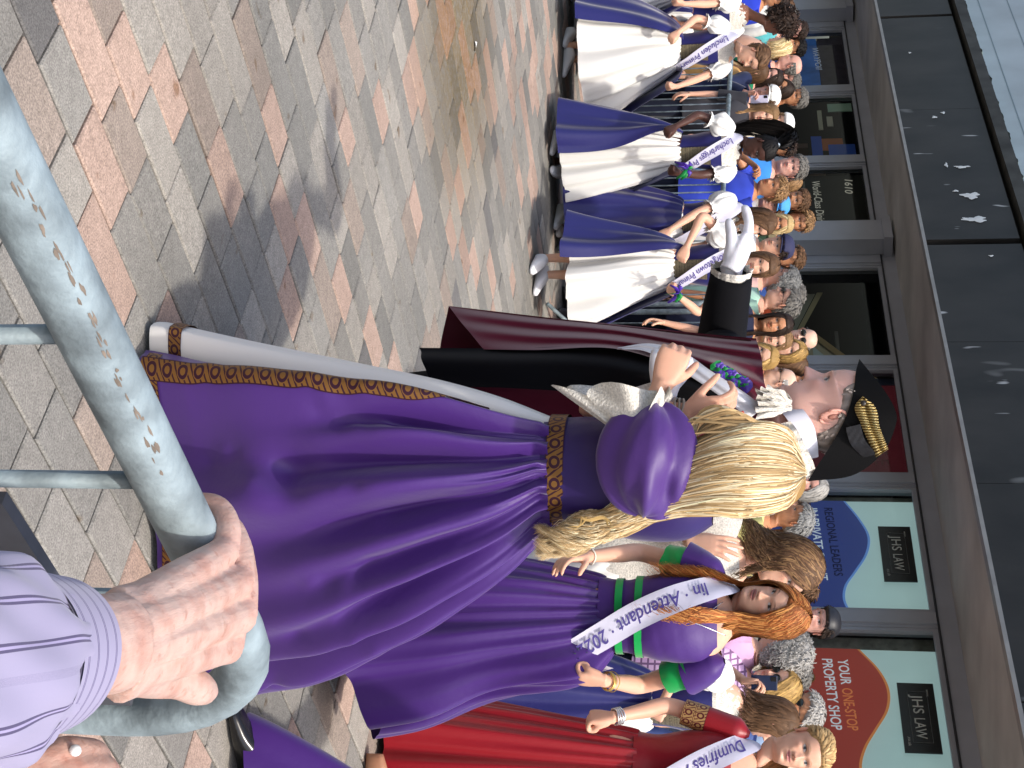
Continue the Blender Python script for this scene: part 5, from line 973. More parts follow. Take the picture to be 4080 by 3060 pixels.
rr3 = np.stack([(cyy-1530)/FPX, cp+(cx-2040)/FPX*sp, (cx-2040)/FPX*cp-sp], -1); HP = rr3*(dd2/rr3[..., 1])[..., None]+np.array([0, 0, CAMH])-Q.loc
# a front lock falls over the left shoulder
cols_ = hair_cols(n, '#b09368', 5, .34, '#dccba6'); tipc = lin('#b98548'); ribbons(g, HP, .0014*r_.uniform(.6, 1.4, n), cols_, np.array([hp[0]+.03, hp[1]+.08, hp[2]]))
n2 = 130; s_ = r_.uniform(-1, 1, n2); t2 = np.linspace(0, 1, 16); c1 = np.array([[3080, 1735, 3.46], [2960, 1690, 3.44], [2840, 1668, 3.43], [2760, 1690, 3.44], [2740, 1760, 3.44]]); base = np.array([W(*q) for q in c1]); cv = curve(base, 16)-Q.loc; HP2 = cv[None]+np.stack([.022*s_[:, None]*(1-.3*t2)+.012*np.sin(5*t2+s_[:, None]*5), .01*r_.normal(size=(n2, 1))*np.ones(16), .014*np.sin(7*t2+s_[:, None]*4)], -1); ribbons(g, HP2, .003, hair_cols(n2, '#b09368', 6, .3, '#dccba6'), np.array([hp[0], hp[1]+.1, hp[2]]))
n3 = 2; s_ = r_.uniform(0, 1, n3); HP3 = np.array([[W(2420-150*a_+18*math.sin(9*a_+k), 2085-70*math.sin(a_*2.4)*(.5+.5*s_[k])+10*math.cos(14*a_+k)+60*a_, 3.40)-Q.loc for a_ in np.linspace(0, 1, 16)] for k in range(n3)]); ribbons(g, HP3, .003, hair_cols(n3, '#b8985f', 7, .15), np.array([hp[0], hp[1]+.1, hp[2]]))
Q.part('hair', g, M_HAIR)
# bracelets
M_BRAC = mat('woven_bracelet', '#8d8478', .6)
def bracelet(p, c, axis, r, th=.003, m=M_BRAC, name='bracelet', k=1):
    for i in range(k):
        c2 = np.asarray(c)+nrm(axis)*(i-.5*(k-1))*.009; R_ = basis(axis, (1, 0, .2)); g = Geo(); P = np.array([c2+R_@np.array([r*math.cos(x), r*math.sin(x)*.85, .002*math.sin(3*x+i)]) for x in np.linspace(0, 6.2832, 26)]); g.tube(P, th, 7); p.part(name, g, m)
S, E, Wv, hd = Q.armR; bracelet(Q, Wv-nrm(Wv-E)*.018, Wv-E, .031, .0028, k=3)
for sd in (-.06, .06): Q.body.tube(curve([np.array([.03+sd*.5, .06, .8]), np.array([.06+sd, .22, .4]), np.array([.08+sd, .36, .05])], 12), np.linspace(.06, .034, 12), 10, c=Q.skin)
for sd in (-.06, .08): g = Geo(); shoe(g, np.array([.08+sd, .36, 0]), Q.face, .95); Q.part('shoe', g, mat('black_patent', '#101012', .2))
Q.build('girl in long purple gown with gold braid and waist-length blonde hair')

# ---- 2. robed man in a cocked hat
MY = 3.95
Mn = Person((.15, MY+.17), 1.73, math.radians(-48), lin('#e2b3a4'), 0, 51, lean=(-.12, .0), hk=1.07); rel = Mn.L
Mn.trunk(); 
Mn.arm(-1, wrist=W(2915, 1075, 4.44), elbow_hint=(-.2, .6, -.1), pose=((.30, .35, .25), (.28, .32, .22), (.30, .35, .25), (.36, .42, .3)), hdir=Mn.R.T@np.array([-.80, .25, .42]), palm=Mn.R.T@np.array([.35, -.1, -.8]), remesh_v=.004, glove=.38, color=lin('#d8d8e0'), rad=1.1, hk=1.12, spread=.03, thumb=(.6, .3))
Mn.arm(1, wrist=W(2650, 1560, 3.64), elbow_hint=(.8, .6, -.8), pose=(1.0, 1.2, .8), hdir=Mn.R.T@np.array([-.95, .1, .1]), palm=Mn.R.T@np.array([.2, .9, -.3]), remesh_v=.004, glove=.12, color=lin('#e2e2e8'), rad=1.1)
Mn.head(math.radians(-44), math.radians(13), math.radians(0), pos=W(3318, 1638, 3.92), res=(120, 110), nose=1.35, jaw=1.08, fat=1.06, lips=.6, old=1.2, bigchin=.012, chin=-.003, brow=lin('#8a7763'), brow_w=.45, lip=lin('#a8645a'), stubble=.12, neck=.16, iris=(.05, .06, .08), eye=.75)
Mn.hair_shell(hl_short(.075, .0, -.07), .003, '#8b8078', 260, .012, rough=.0008, lw=.003, lift=.05)
M_SUIT = mat('black_suit_cloth', '#0d0d11', .85, .15, bump=.05, bscale=400); M_ROBE = mat('maroon_wool_robe', '#571529', .8, .15, sheen=.3, bump=.06, bscale=300)
Mn.top(M_SUIT, sleeve=0, name='black_jacket', ease=.02)
S, E, Wv, hd = Mn.armR; pth = curve([S-(E-S)*.1, S*.5+E*.5, E, E+(Wv-E)*.55, Wv-(Wv-E)*.06], 26); P = tube(pth, np.interp(np.linspace(0, 1, 26), [0, .5, 1], [.055, .078, .062]), 24); P *= 1; P += (.006*vnoise(P, 22, 3))[..., None]; g = Geo(); g.grid(P, True, cap=True); Mn.part('black_sleeve', g, M_SUIT)
g = Geo(); e_ = pth[-1]; T_ = nrm(Wv-E); a = np.linspace(0, 2*np.pi, 40, endpoint=False); R2 = tube(np.array([e_-T_*.004, e_+T_*.022]), [.056, .058], 40); R2 = e_+(R2-e_)*(1+np.array([0, .10])[:, None]*np.sin(13*a)[None])[..., None]; g.grid(R2, True); Mn.part('lace_cuff', g, M_LACE)
S, E, Wv, hd = Mn.armL; pth = curve([S-(E-S)*.1, S*.5+E*.5, E, E+(Wv-E)*.5, Wv-(Wv-E)*.1], 22); g = Geo(); g.tube(pth, np.interp(np.linspace(0, 1, 22), [0, .5, 1], [.078, .066, .05]), 20, cap=False); Mn.part('black_sleeve', g, M_SUIT)
Mn.legs(); Mn.trousers(mat('black_suit_cloth'))
def pgrid(rows, nu, nv):
    """rows: list of lists of (px,py,Y) control points -> smooth surface"""
    R_ = np.array([curve([W(*q) for q in row], nu) for row in rows]); return np.stack([curve(R_[:, j], nv) for j in range(nu)], 1)
# robe: far panel sweeping to the left, and the near side behind the purple gown
g = Geo(); P = pgrid([[(3012, 1348, 4.12), (3035, 1430, 3.98), (3050, 1540, 3.90), (3095, 1660, 3.92)], [(2860, 1335, 4.14), (2860, 1400, 3.98), (2850, 1470, 3.84), (2900, 1560, 3.80)], [(2460, 1292, 4.18), (2460, 1330, 4.05), (2460, 1372, 3.92), (2470, 1392, 3.86)], [(2100, 1256, 4.20), (2100, 1310, 4.08), (2110, 1360, 3.98), (2120, 1395, 3.92)], [(1788, 1219, 4.22), (1830, 1275, 4.12), (1880, 1335, 4.02), (1926, 1392, 3.95)]], 44, 60)
u_ = np.linspace(0, 1, 44)[None]; v_ = np.linspace(0, 1, 60)[:, None]; P[..., 1] += .022*np.sin(u_*15+2*v_)*np.sin(np.pi*np.clip(v_, 0, 1))**.5+.012*np.sin(u_*31+3*v_)*smooth(.6, 0, v_); g.grid(P-Mn.loc)
P = pgrid([[(3090, 1660, 3.93), (3060, 1760, 4.0), (2990, 1820, 4.10)], [(2800, 1600, 3.84), (2760, 1760, 3.90), (2700, 1860, 4.1)], [(2300, 1540, 3.86), (2300, 1700, 3.90), (2300, 1850, 4.12)], [(1750, 1500, 3.90), (1750, 1680, 3.92), (1750, 1840, 4.15)]], 30, 40); P[..., 1] += .02*np.sin(np.linspace(0, 14, 30))[None]; g.grid(P-Mn.loc)
P = pgrid([[(2990, 1352, 4.10), (3040, 1500, 4.22), (3020, 1700, 4.22), (2990, 1820, 4.10)], [(2400, 1290, 4.18), (2400, 1450, 4.32), (2400, 1700, 4.32), (2300, 1850, 4.12)], [(1788, 1219, 4.22), (1750, 1420, 4.34), (1750, 1650, 4.34), (1750, 1840, 4.15)]], 30, 30); g.grid(P-Mn.loc); Mn.part('robe', g, M_ROBE)
g = Geo(); P = pgrid([[(2880, 1500, 3.80), (2870, 1560, 3.79), (2860, 1640, 3.80)], [(2460, 1388, 3.90), (2460, 1480, 3.80), (2460, 1580, 3.83)], [(2000, 1388, 3.95), (2000, 1470, 3.84), (2000, 1545, 3.86)], [(1672, 1386, 3.97), (1690, 1450, 3.88), (1715, 1540, 3.88)]], 30, 40); P[..., 1] += .012*np.sin(np.linspace(0, 9, 30))[None]+.008*vnoise(P, 9, 2); g.grid(P-Mn.loc); Mn.part('robe_lining', g, M_SUIT)
# white stole
g = Geo(); P = pgrid([[(3040, 1618, 3.80), (3010, 1650, 3.80), (2985, 1668, 3.81)], [(2975, 1570, 3.785), (2945, 1600, 3.775), (2915, 1612, 3.785)], [(2840, 1482, 3.80), (2815, 1510, 3.785), (2785, 1522, 3.79)], [(2705, 1395, 3.85), (2680, 1425, 3.825), (2655, 1442, 3.82)], [(2590, 1368, 3.875), (2580, 1382, 3.86), (2565, 1398, 3.85)], [(2462, 1384, 3.885), (2460, 1388, 3.88), (2458, 1392, 3.875)]], 12, 50); P[..., 1] += .003*np.sin(np.linspace(0, 12, 12))[None]; g.grid(P-Mn.loc); Mn.part('white_stole', g, mat('white_silk_stole', '#d8d8de', .5, .4))
# collar, jabot and rosette
def band(pts, w, m, name, wob=.0, frq=20):
    path = curve([W(*q)-Mn.loc for q in pts], 40); g = Geo(); a = np.linspace(0, 1, 40); P = np.array([[path[i]+np.array([0, wob*math.sin(frq*a[i]+3*v), 0])+w*v*nrm([.25, -.1, -1]) for v in np.linspace(-.5, .5, 6)] for i in range(40)]); g.grid(P); g.grid(P+np.array([0, .004, 0])); Mn.part(name, g, m)
band([(3140, 1622, 3.865), (3168, 1650, 3.835), (3200, 1700, 3.83), (3215, 1760, 3.85), (3222, 1830, 3.91)], .05, mat('white_collar_linen', '#dcdce6', .6), 'collar')
band([(3100, 1690, 3.82), (3130, 1730, 3.80), (3160, 1790, 3.81), (3190, 1850, 3.85), (3205, 1910, 3.92)], .062, mat('ivory_fur_trim', '#d6d0c4', .9, bump=.8, bscale=90), 'fur_trim', .006, 40)
g = Geo(); r_ = np.random.default_rng(4)
for k in range(3):
    c_ = [W(*q)-Mn.loc for q in ((3150-14*k, 1612+4*k, 3.83-.012*k), (3105-18*k, 1600+6*k, 3.80-.012*k), (3055-20*k, 1598+8*k, 3.79-.012*k))]; pth = curve(c_, 26); v = np.linspace(-1, 1, 61)
    P = np.array([[p_+np.array([(.014+.026*i/25)*y+.004*math.sin(17*y+i*.3), .010*math.cos(15*y+k+i*.12)*(.3+i/25), .004*math.sin(11*y+k)]) for y in v] for i, p_ in enumerate(pth)]); g.grid(P)
Mn.part('lace_jabot', g, M_LACE)
g = Geo()
for k in range(15):
    c_ = W(2855+8.5*k, 1463+5.2*k, 3.80)-Mn.loc; col = lin('#4a2a9a') if k % 3 else lin('#12803c'); v = np.linspace(0, 2*np.pi, 10, endpoint=False); P = np.array([[c_+np.array([rr*.016*math.cos(y)*(1+.3*math.sin(3*y+k)), -.012*rr*(1-rr)-.004*math.sin(2*y+k), rr*.016*math.sin(y)]) for y in v] for rr in (.05, .5, 1)]); g.grid(P, True, col)
Mn.part('ribbon_rosette', g, mat('ribbon', (1, 1, 1), .4, col=True))
# cocked hat
M_FELT = mat('black_felt', '#060608', .75, .2, bump=.05, bscale=300)
bot = np.array([(3424, 1430), (3410, 1480), (3404, 1540), (3385, 1620), (3352, 1700), (3300, 1790), (3252, 1862), (3218, 1918)], float); topo = np.array([(3424, 1430), (3470, 1487), (3526, 1558), (3566, 1630), (3570, 1690), (3520, 1800), (3400, 1893), (3218, 1918)], float)
u = np.linspace(0, 1, 60); tb = np.linspace(0, 1, 8); Bc = cubic(tb, bot, u); Tc = cubic(tb, topo, u)
def hat_pt(i, v, sgn, bulge=.105, off=0): px_, py_ = Bc[i]*(1-v)+Tc[i]*v; w_ = math.sin(math.pi*u[i])**.75; return W(px_, py_, 3.93+sgn*(bulge*w_*(1+.15*v)+off*w_))-Mn.loc
g = Geo()
for sgn in (-1, 1):
    P = np.array([[hat_pt(i, v, sgn) for v in np.linspace(0, 1, 14)] for i in range(60)]); g.grid(P); P2 = np.array([[hat_pt(i, v, sgn, .096) for v in np.linspace(0, 1, 14)] for i in range(60)]); g.grid(P2)
    e1 = np.array([P[:, -1], P2[:, -1]]); g.grid(e1); g.grid(np.array([P[:, 0], P2[:, 0]]))
ih = Mn.part('cocked_hat', g, M_FELT)
c_ = W(3420, 1690, 3.93)-Mn.loc; uu = np.linspace(0, np.pi/2, 12); vv = np.linspace(0, 2*np.pi, 32, endpoint=False); P = np.array([[c_+np.array([.105*math.cos(x)*math.cos(y)-.03*math.sin(x), .088*math.cos(x)*math.sin(y), .075*math.sin(x)]) for y in vv] for x in uu]); g = Geo(); g.grid(P, True, cap=True); Mn.part(('crown', ih), g, M_FELT)
# folded cockade and gold braid loop
def hat_xy(px_, py_, off):
    d = np.linalg.norm(Bc-np.array([px_, py_]), axis=1)+np.linalg.norm(Tc-np.array([px_, py_]), axis=1); i = int(np.argmin(d)); w_ = math.sin(math.pi*u[i])**.75; return W(px_, py_, 3.93-(.113*w_+off))-Mn.loc
gb = []
for s__ in np.linspace(0, 1, 40):
    lo = cubic([0, .12, .5, 1], np.array([(3437, 1578), (3412, 1606), (3430, 1690), (3490, 1822)], float), np.array([s__]))[0]; hi = cubic([0, .12, .5, 1], np.array([(3437, 1578), (3474, 1606), (3505, 1700), (3540, 1790)], float), np.array([s__]))[0]
    gb.append([hat_xy(*(lo*(1-v)+hi*v), .010+.006*math.sin(math.pi*((v*2) % 1.0))) for v in np.linspace(0, 1, 17)])
gb = np.array(gb); g = Geo(); qx = np.broadcast_to(np.linspace(0, 1, 40)[:, None], gb.shape[:2]); g.grid(gb, q=np.stack([qx, np.broadcast_to(np.linspace(0, 1, 17)[None], gb.shape[:2]), qx*0], -1))
mg = mat('gold_bullion_braid', '#c9a552', .35, .5, .75); N = mg.node_tree.nodes; L = mg.node_tree.links; at = N.new('ShaderNodeAttribute'); at.attribute_name = 'Q'; wv = N.new('ShaderNodeTexWave'); wv.inputs['Scale'].default_value = 7; wv.inputs['Distortion'].default_value = 1.5; L.new(at.outputs['Vector'], wv.inputs['Vector']); bp = N.new('ShaderNodeBump'); bp.inputs['Strength'].default_value = .9; bp.inputs['Distance'].default_value = .01; L.new(wv.outputs['Fac'], bp.inputs['Height']); L.new(bp.outputs[0], N['Principled BSDF'].inputs['Normal']); gm_ = N.new('ShaderNodeMix'); gm_.data_type = 'RGBA'; gm_.inputs['A'].default_value = (*lin('#7a5c26'), 1); gm_.inputs['B'].default_value = (*lin('#e6cf8e'), 1); L.new(wv.outputs['Fac'], gm_.inputs['Factor']); L.new(gm_.outputs['Result'], N['Principled BSDF'].inputs['Base Color'])
Mn.part(('gold_braid', ih), g, mg)
g = Geo(); c_ = hat_xy(3440, 1606, .018); P = np.array([[c_+np.array([.007*math.sin(x)*math.cos(y), -.004*math.cos(x), .007*math.sin(x)*math.sin(y)]) for y in np.linspace(0, 6.28, 12, endpoint=False)] for x in np.linspace(0, 3.14, 8)]); g.grid(P, True); Mn.part(('button', ih), g, mat('dark_button', '#2a2420', .4))
g = Geo()
for k in range(3):
    lo = [(3370, 1720-8*k), (3390, 1770), (3440, 1815+4*k)]; P = np.array([[hat_xy(a_[0]+(40+9*k)*v, a_[1]-14*v+0*k, .004+.004*k) for v in np.linspace(0, 1, 8)] for a_ in curve([(*q, 0) for q in lo], 20)[:, :2]]); g.grid(P)
Mn.part(('folded_cockade', ih), g, mat('black_grosgrain', '#17171c', .45, .4))
Mn.build('man in black cocked hat with gold braid, maroon robe and white stole, arm outstretched')

# ---- 3. red-haired attendant in purple
AY = 5.2; X_ = W(2500, 2455, AY)[0]
A = Person((X_, AY), 1.62, math.radians(-6), 'fair', 1, 61); k = A.k; rel = A.L; A.trunk()
A.arm(-1, wrist=W(2335, 2218, AY-.08), elbow_hint=(-.25, 1, 0), pose='relax', remesh_v=.0045)
A.arm(1, wrist=W(2405, 2712, AY-.16), elbow_hint=(.25, 1, 0), pose='fist', remesh_v=.0045, hdir=A.R.T@np.array([-.05, -.15, -1]), palm=A.R.T@np.array([-.7, .6, 0]))
A.head(math.radians(-30), math.radians(7), math.radians(15), pos=W(3082, 2425, AY-.02), res=(120, 110), smile=.1, lips=1.25, lip=lin('#8f4a48'), brow=lin('#5a3822'), lash=(.008, .006, .005), eye=.85, iris=(.03, .025, .02), fat=.97)
A.hair_long('#94552a', 3800, .58, .0020, front=50, spread=1.0, wave=.018, freq=1.6, hi='#bd8247', K=18, frontlen=1.0, puff=1.08, var=.34, fall='back')
P = loft([(.985*k, .138*k, .105*k, 0), (1.06*k, .128*k, .10*k, 0), (1.2*k, .152*k, .125*k, -.008), (1.30*k, .158*k, .115*k, -.004), (1.36*k, A.shw*.86, .088*k, 0), (1.40*k, A.shw*.66, .068*k, 0)], 60, 40, 2.3); P[..., :2] *= (1+.012*vnoise(P*[1, 1, 2], 26, 4))[..., None]; g = Geo(); g.grid(A.F(P.reshape(-1, 3)).reshape(P.shape), True); A.part('bodice', g, M_PURP2)
for z in (1.045, 1.115):
    R_ = np.array([ring((.134 if z < 1.1 else .144)*k, (.107 if z < 1.1 else .117)*k, 70, 2.3)+[0, -.003, zz] for zz in (z*k, (z+.012)*k, (z+.026)*k)]); g = Geo(); g.grid(A.F(R_.reshape(-1, 3)).reshape(R_.shape), True); A.part('green_ribbon', g, M_GREEN)
for an, sd in (('armL', 1), ('armR', -1)):
    S, E, Wv, hd = getattr(A, an); T_ = nrm(E-S); pth = np.array([S-T_*.05, S+T_*.04, S+T_*.11]); rr = [.054, .064, .078]
    P = np.array(tube(curve(pth, 14), np.interp(np.linspace(0, 1, 14), [0, .2, .5, 1], [.012, .046, .062, .076]), 36)); P[..., 2] += .02*np.linspace(0, 1, 14)[:, None]; P += (.006*vnoise(P, 18, 5))[..., None]; g = Geo(); g.grid(P, True); A.part('sleeve', g, M_PURP2)
    pth = np.array([S+T_*.07, S+T_*.165]); g = Geo(); P = tube(curve([pth[0], (pth[0]+pth[1])/2, pth[1]], 8), np.linspace(.064, .055, 8), 30); P += (.004*vnoise(P, 30, 6))[..., None]; g.grid(P, True); A.part('green_cuff', g, M_GREEN)
fist = rel(W(2312, 2724, AY-.18))
ctr = lambda t: np.outer(t, [0.06, .02]); r0 = np.array([.136, .106])*k; rad = lambda t: r0[None]+np.outer(t**.72, np.array([.30, .28])-r0); zf = lambda t: 1.0*k*(1-t)+.06*t
P, _, _ = skirt_grid(ctr, rad, zf, 260, 70, [(25, .006, .004, 1, 1), (9, .004, .022, 2, .85), (5, 0, .035, .5, .8)], (math.radians(-100), math.radians(260)), False, 6, .01); P = A.F(P.reshape(-1, 3)).reshape(P.shape)
jj = int(260*(72/360)); P = pull(P, fist, 16, jj, 14, 20, 1.0)
I, J = np.meshgrid(np.arange(70), np.arange(260), indexing='ij'); wgt = np.exp(-((J-jj)/26)**2)*smooth(16, 60, I); P = P+wgt[..., None]*np.array([.07, -.02, .16])
g = Geo(); g.grid(P); A.part('skirt', g, M_PURP)
k_ = k; pts = [A.F(np.array([x, y, z])*[k_, k_, k_]) for x, y, z in ((-.14, .05, 1.38), (-.125, -.01, 1.435), (-.112, -.085, 1.385), (-.075, -.142, 1.27), (-.01, -.150, 1.13), (.07, -.145, 1.0), (.13, -.12, .90), (.15, -.06, .85))]
sash(A, pts, .092, 'lin · Attendant · 2022', .24, .86, A.F(np.array([0, .02, 1.1*k])))
g = Geo(); P = curve([A.F(np.array(q)*k) for q in ((.145, -.05, 1.02), (.165, .0, .96), (.175, .03, .9), (.17, .05, .84))], 20); T_, N_, B_ = frames(P); g.grid(np.stack([P-N_*.03, P, P+N_*.03], 1)+np.array([.02, -.04, 0])); A.part('sash_tail', g, M_SASH)
g = Geo(); c1 = A.HT(np.array([-.05, -.04, -.15])); P = curve([A.F(np.array(q)*k) for q in ((-.06, -.06, 1.42), (-.01, -.115, 1.34), (.0, -.128, 1.30), (.02, -.115, 1.35), (.055, -.055, 1.43))], 30); g.tube(P, .0016, 5); g.tube([P[14], P[14]+[0, -.004, -.03]], .003, 6); A.part('necklace', g, mat('silver_chain', '#d8d8d8', .25, metal=.8))
S, E, Wv, hd = A.armL; bracelet(A, Wv-nrm(Wv-E)*.03, Wv-E, .030, .0035, mat('gold_bracelet', '#c9a860', .3, metal=.7), k=2); bracelet(A, Wv-nrm(Wv-E)*.055, Wv-E, .034, .0016, mat('gold_bracelet'), k=1)
S, E, Wv, hd = A.armR; bracelet(A, Wv-nrm(Wv-E)*.02, Wv-E, .028, .003, mat('pearl_bracelet', '#e2dccc', .3))
g = Geo(); cfl = A.F(np.array([.13, -.13, .93])*k)
for i_ in range(26):
    d_ = nrm(r_.normal(size=3)); g.tube([cfl, cfl+d_*.028+[0, -.01, 0]], [.004, .001], 5, c=lin('#3a1f78') if i_ % 3 else lin('#123f1c'))
A.part('flower_posy', g, mat('ribbon', (1, 1, 1), .4, col=True))
A.legs(sc=.8)
for sd in (-.08, .1): g = Geo(); shoe(g, A.F(np.array([sd, 0, 0])), A.face, .95); A.part('shoe', g, mat('black_patent'))
A.build('red-haired attendant in purple dress with green ribbons and Attendant sash')

# ---- 4. girl waving behind the attendant
VY = 5.75; V_ = Person((W(2700, 2235, VY)[0], VY), 1.66, math.radians(25), 'fair', 1, 62); k = V_.k; V_.trunk()
V_.arm(-1, wrist=W(2745, 2160, VY-.30), elbow_hint=(-.6, -.3, -1.2), pose=((.15, .25, .2), (.12, .2, .15), (.15, .25, .2), (.2, .3, .2)), hdir=V_.R.T@np.array([.10, .05, 1]), palm=V_.R.T@np.array([.6, .75, 0]), remesh_v=.0045, spread=.12, hk=1.12)
V_.arm(1, remesh_v=.006); V_.head(math.radians(35), math.radians(10), math.radians(10), pos=W(3150, 2260, VY), res=(90, 84), smile=.2)
V_.hair_long('brown', 1500, .34, .0028, front=58, wave=.02, freq=2.4, puff=1.06, hi='#8a6a48', K=18)
V_.top(M_LACE, sleeve=.35, name='lace_blouse', sl_ease=.03)
S, E, Wv, hd = V_.armR; bracelet(V_, Wv-nrm(Wv-E)*.02, Wv-E, .030, .004, mat('pearl_bracelet'), k=2)
ctr = lambda t: np.outer(t, [0.0, .02]); rad = lambda t: np.array([.14, .11])[None]*k+np.outer(t**.7, [.22, .2]); P, _, _ = skirt_grid(ctr, rad, lambda t: 1.0*k*(1-t)+.08*t, 120, 40, [(19, .006, .008, 1, 1), (7, .003, .02, 2, .9)], seed=9); g = Geo(); g.grid(V_.F(P.reshape(-1, 3)).reshape(P.shape), True); V_.part('white_skirt', g, M_WSATIN)
V_.legs(); V_.build('brown-haired girl in white lace blouse waving beside the red-haired attendant')

# ---- 5. girl in red
RY = 5.95; Rg = Person((W(2700, 3068, RY)[0], RY), 1.70, math.radians(-4), 'fair', 1, 63); k = Rg.k; Rg.trunk()
Rg.arm(-1, wrist=W(2440, 2858, RY-.12), elbow_hint=(-.5, 1, 0), pose='fist', remesh_v=.0045, hdir=Rg.R.T@np.array([-.03, -.12, -1]), palm=Rg.R.T@np.array([.8, .4, 0])); Rg.arm(1, remesh_v=.006)
Rg.head(math.radians(10), math.radians(0), math.radians(-3), pos=W(3205, 2985, RY), res=(110, 100), smile=.55, brow=lin('#8a6a48'), brow_w=.5, lip=lin('#b5686a'), iris=(.06, .07, .08))
Rg.hair_shell(hl_short(.064, .0, -.09), .008, '#a8875a', 520, .035, lift=.03, var=.25, hi='#c0a070', comb=(0, 1, -.25), rough=.001)
g = Geo(); n = 200; r2 = np.random.default_rng(3); c_ = curve([Rg.HT(q) for q in ((.05, .06, -.06), (.075, .02, -.13), (.085, -.04, -.2), (.08, -.06, -.28))], 14); P = c_[None]+r2.normal(0, .012, (n, 1, 3)); ribbons(g, P, .004, hair_cols(n, 'ltbrown', 2), Rg.hpos); Rg.part('side_lock', g, M_HAIR)
P = loft([(.985*k, .142*k, .108*k, 0), (1.06*k, .132*k, .102*k, 0), (1.2*k, .155*k, .125*k, -.006), (1.30*k, Rg.shw*.92, .11*k, 0), (1.355*k, Rg.shw*.86, .085*k, 0)], 60, 36, 2.3); g = Geo(); g.grid(Rg.F(P.reshape(-1, 3)).reshape(P.shape), True); Rg.part('bodice', g, M_RED)
for an in ('armL', 'armR'):
    S, E, Wv, hd = getattr(Rg, an); T_ = nrm(E-S); g = Geo(); g.tube(curve([S-T_*.05, S+T_*.06, S+T_*.13], 12), np.interp(np.linspace(0, 1, 12), [0, .25, 1], [.012, .05, .052]), 26, cap=False); Rg.part('sleeve', g, M_RED); P = tube(curve([S+T_*.12, S+T_*.17, S+T_*.215], 10), np.linspace(.054, .050, 10), 40); ln = np.linspace(0, .36, 40); g = Geo(); g.grid(P, True, q=np.stack([np.broadcast_to(ln[None], P.shape[:2]), np.broadcast_to(np.linspace(0, 2, 10)[:, None] % 1.0, P.shape[:2]), np.zeros(P.shape[:2])], -1)); Rg.part('brocade_cuff', g, brocade('gold_maroon_brocade', '#b58f5a', '#5a1a20', 22, .2))
ctr = lambda t: np.outer(t, [-.03, .0]); rad = lambda t: np.array([.140, .108])[None]*k+np.outer(t**.8, [.10, .12]); P, _, _ = skirt_grid(ctr, rad, lambda t: 1.0*k*(1-t)+.03*t, 240, 60, [(23, .006, .005, 1, 1), (9, .004, .018, 2.5, .85), (5, 0, .02, 1, .9)], seed=12); g = Geo(); g.grid(Rg.F(P.reshape(-1, 3)).reshape(P.shape), True); Rg.part('skirt', g, M_RED)
pts = [Rg.F(np.array([x, y, z])*k) for x, y, z in ((-.13, .05, 1.36), (-.125, -.01, 1.425), (-.11, -.095, 1.375), (-.055, -.145, 1.25), (.02, -.155, 1.12), (.10, -.14, 1.0), (.16, -.08, .91))]; sash(Rg, pts, .095, 'Dumfries Academy', .20, .80, Rg.F(np.array([0, .02, 1.1*k])))
S, E, Wv, hd = Rg.armR; bracelet(Rg, Wv-nrm(Wv-E)*.025, Wv-E, .031, .0035, mat('silver_chain', '#d8d8d8', .25, metal=.8), k=4)
Rg.legs(); g = Geo(); shoe(g, Rg.L(G(1452, 3085)), 1.4, .85); Rg.part('sandal', g, mat('tan_leather', '#a5765a', .5)); Rg.build('fair-haired girl in long red dress with gold brocade cuffs')

# ---- 6. another attendant, only the hem of her purple dress in view
TY = 4.35; T6 = Person((1.62, TY), 1.62, math.radians(-20), 'fair', 1, 64); k = T6.k; T6.trunk(); T6.arm(-1); T6.arm(1); T6.head(0, 0, 0); T6.hair_long('dark', 200, .4, .007); T6.top(M_PURP, sleeve=.3)
ctr = lambda t: np.outer(t, [-.05, -.05]); rad = lambda t: np.array([.14, .11])[None]*k+np.outer(t**.8, [.30, .28]); P, _, _ = skirt_grid(ctr, rad, lambda t: 1.0*k*(1-t)+.10*t, 200, 50, [(21, .006, .005, 1, 1), (7, .003, .03, 1.5, .85)], (math.radians(-170), math.radians(190)), False, 14); P = T6.F(P.reshape(-1, 3)).reshape(P.shape); tip = T6.L(W(985, 2842, 4.22)); d_ = np.linalg.norm(P[-1]-tip, axis=1); jj = int(np.argmin(d_)); I, J = np.meshgrid(np.arange(50), np.arange(200), indexing='ij'); wg = np.exp(-((J-jj)/16)**2)*smooth(5, 49, I)**1.5; P = P+wg[..., None]*(tip-P[-1, jj]); g = Geo(); g.grid(P); T6.part('skirt', g, M_PURP)
T6.legs(sc=.7); g = Geo(); shoe(g, T6.L(G(935, 3010)), -1.2, 1.0); T6.part('shoe', g, mat('black_patent')); g = Geo(); shoe(g, T6.F(np.array([.1, 0, 0])), -.3, .95); T6.part('shoe', g, mat('black_patent')); T6.build('attendant at the right edge, only her purple hem and black shoe showing')
# lavalier cord with red tag held in the raised right hand of the girl in purple
g = Geo(); P = [W(2880+28*i_, 1648+10*math.sin(i_*1.3), 3.60) for i_ in range(4)]; g.box(W(2885, 1640, 3.585), (.018, .006, .03)); g.tube(P, .004, 6); tag(mk('red_charm', g, mat('red_charm', '#c8402c', .4)), 'small red charm held in the blonde girl\'s raised hand', 'charm')
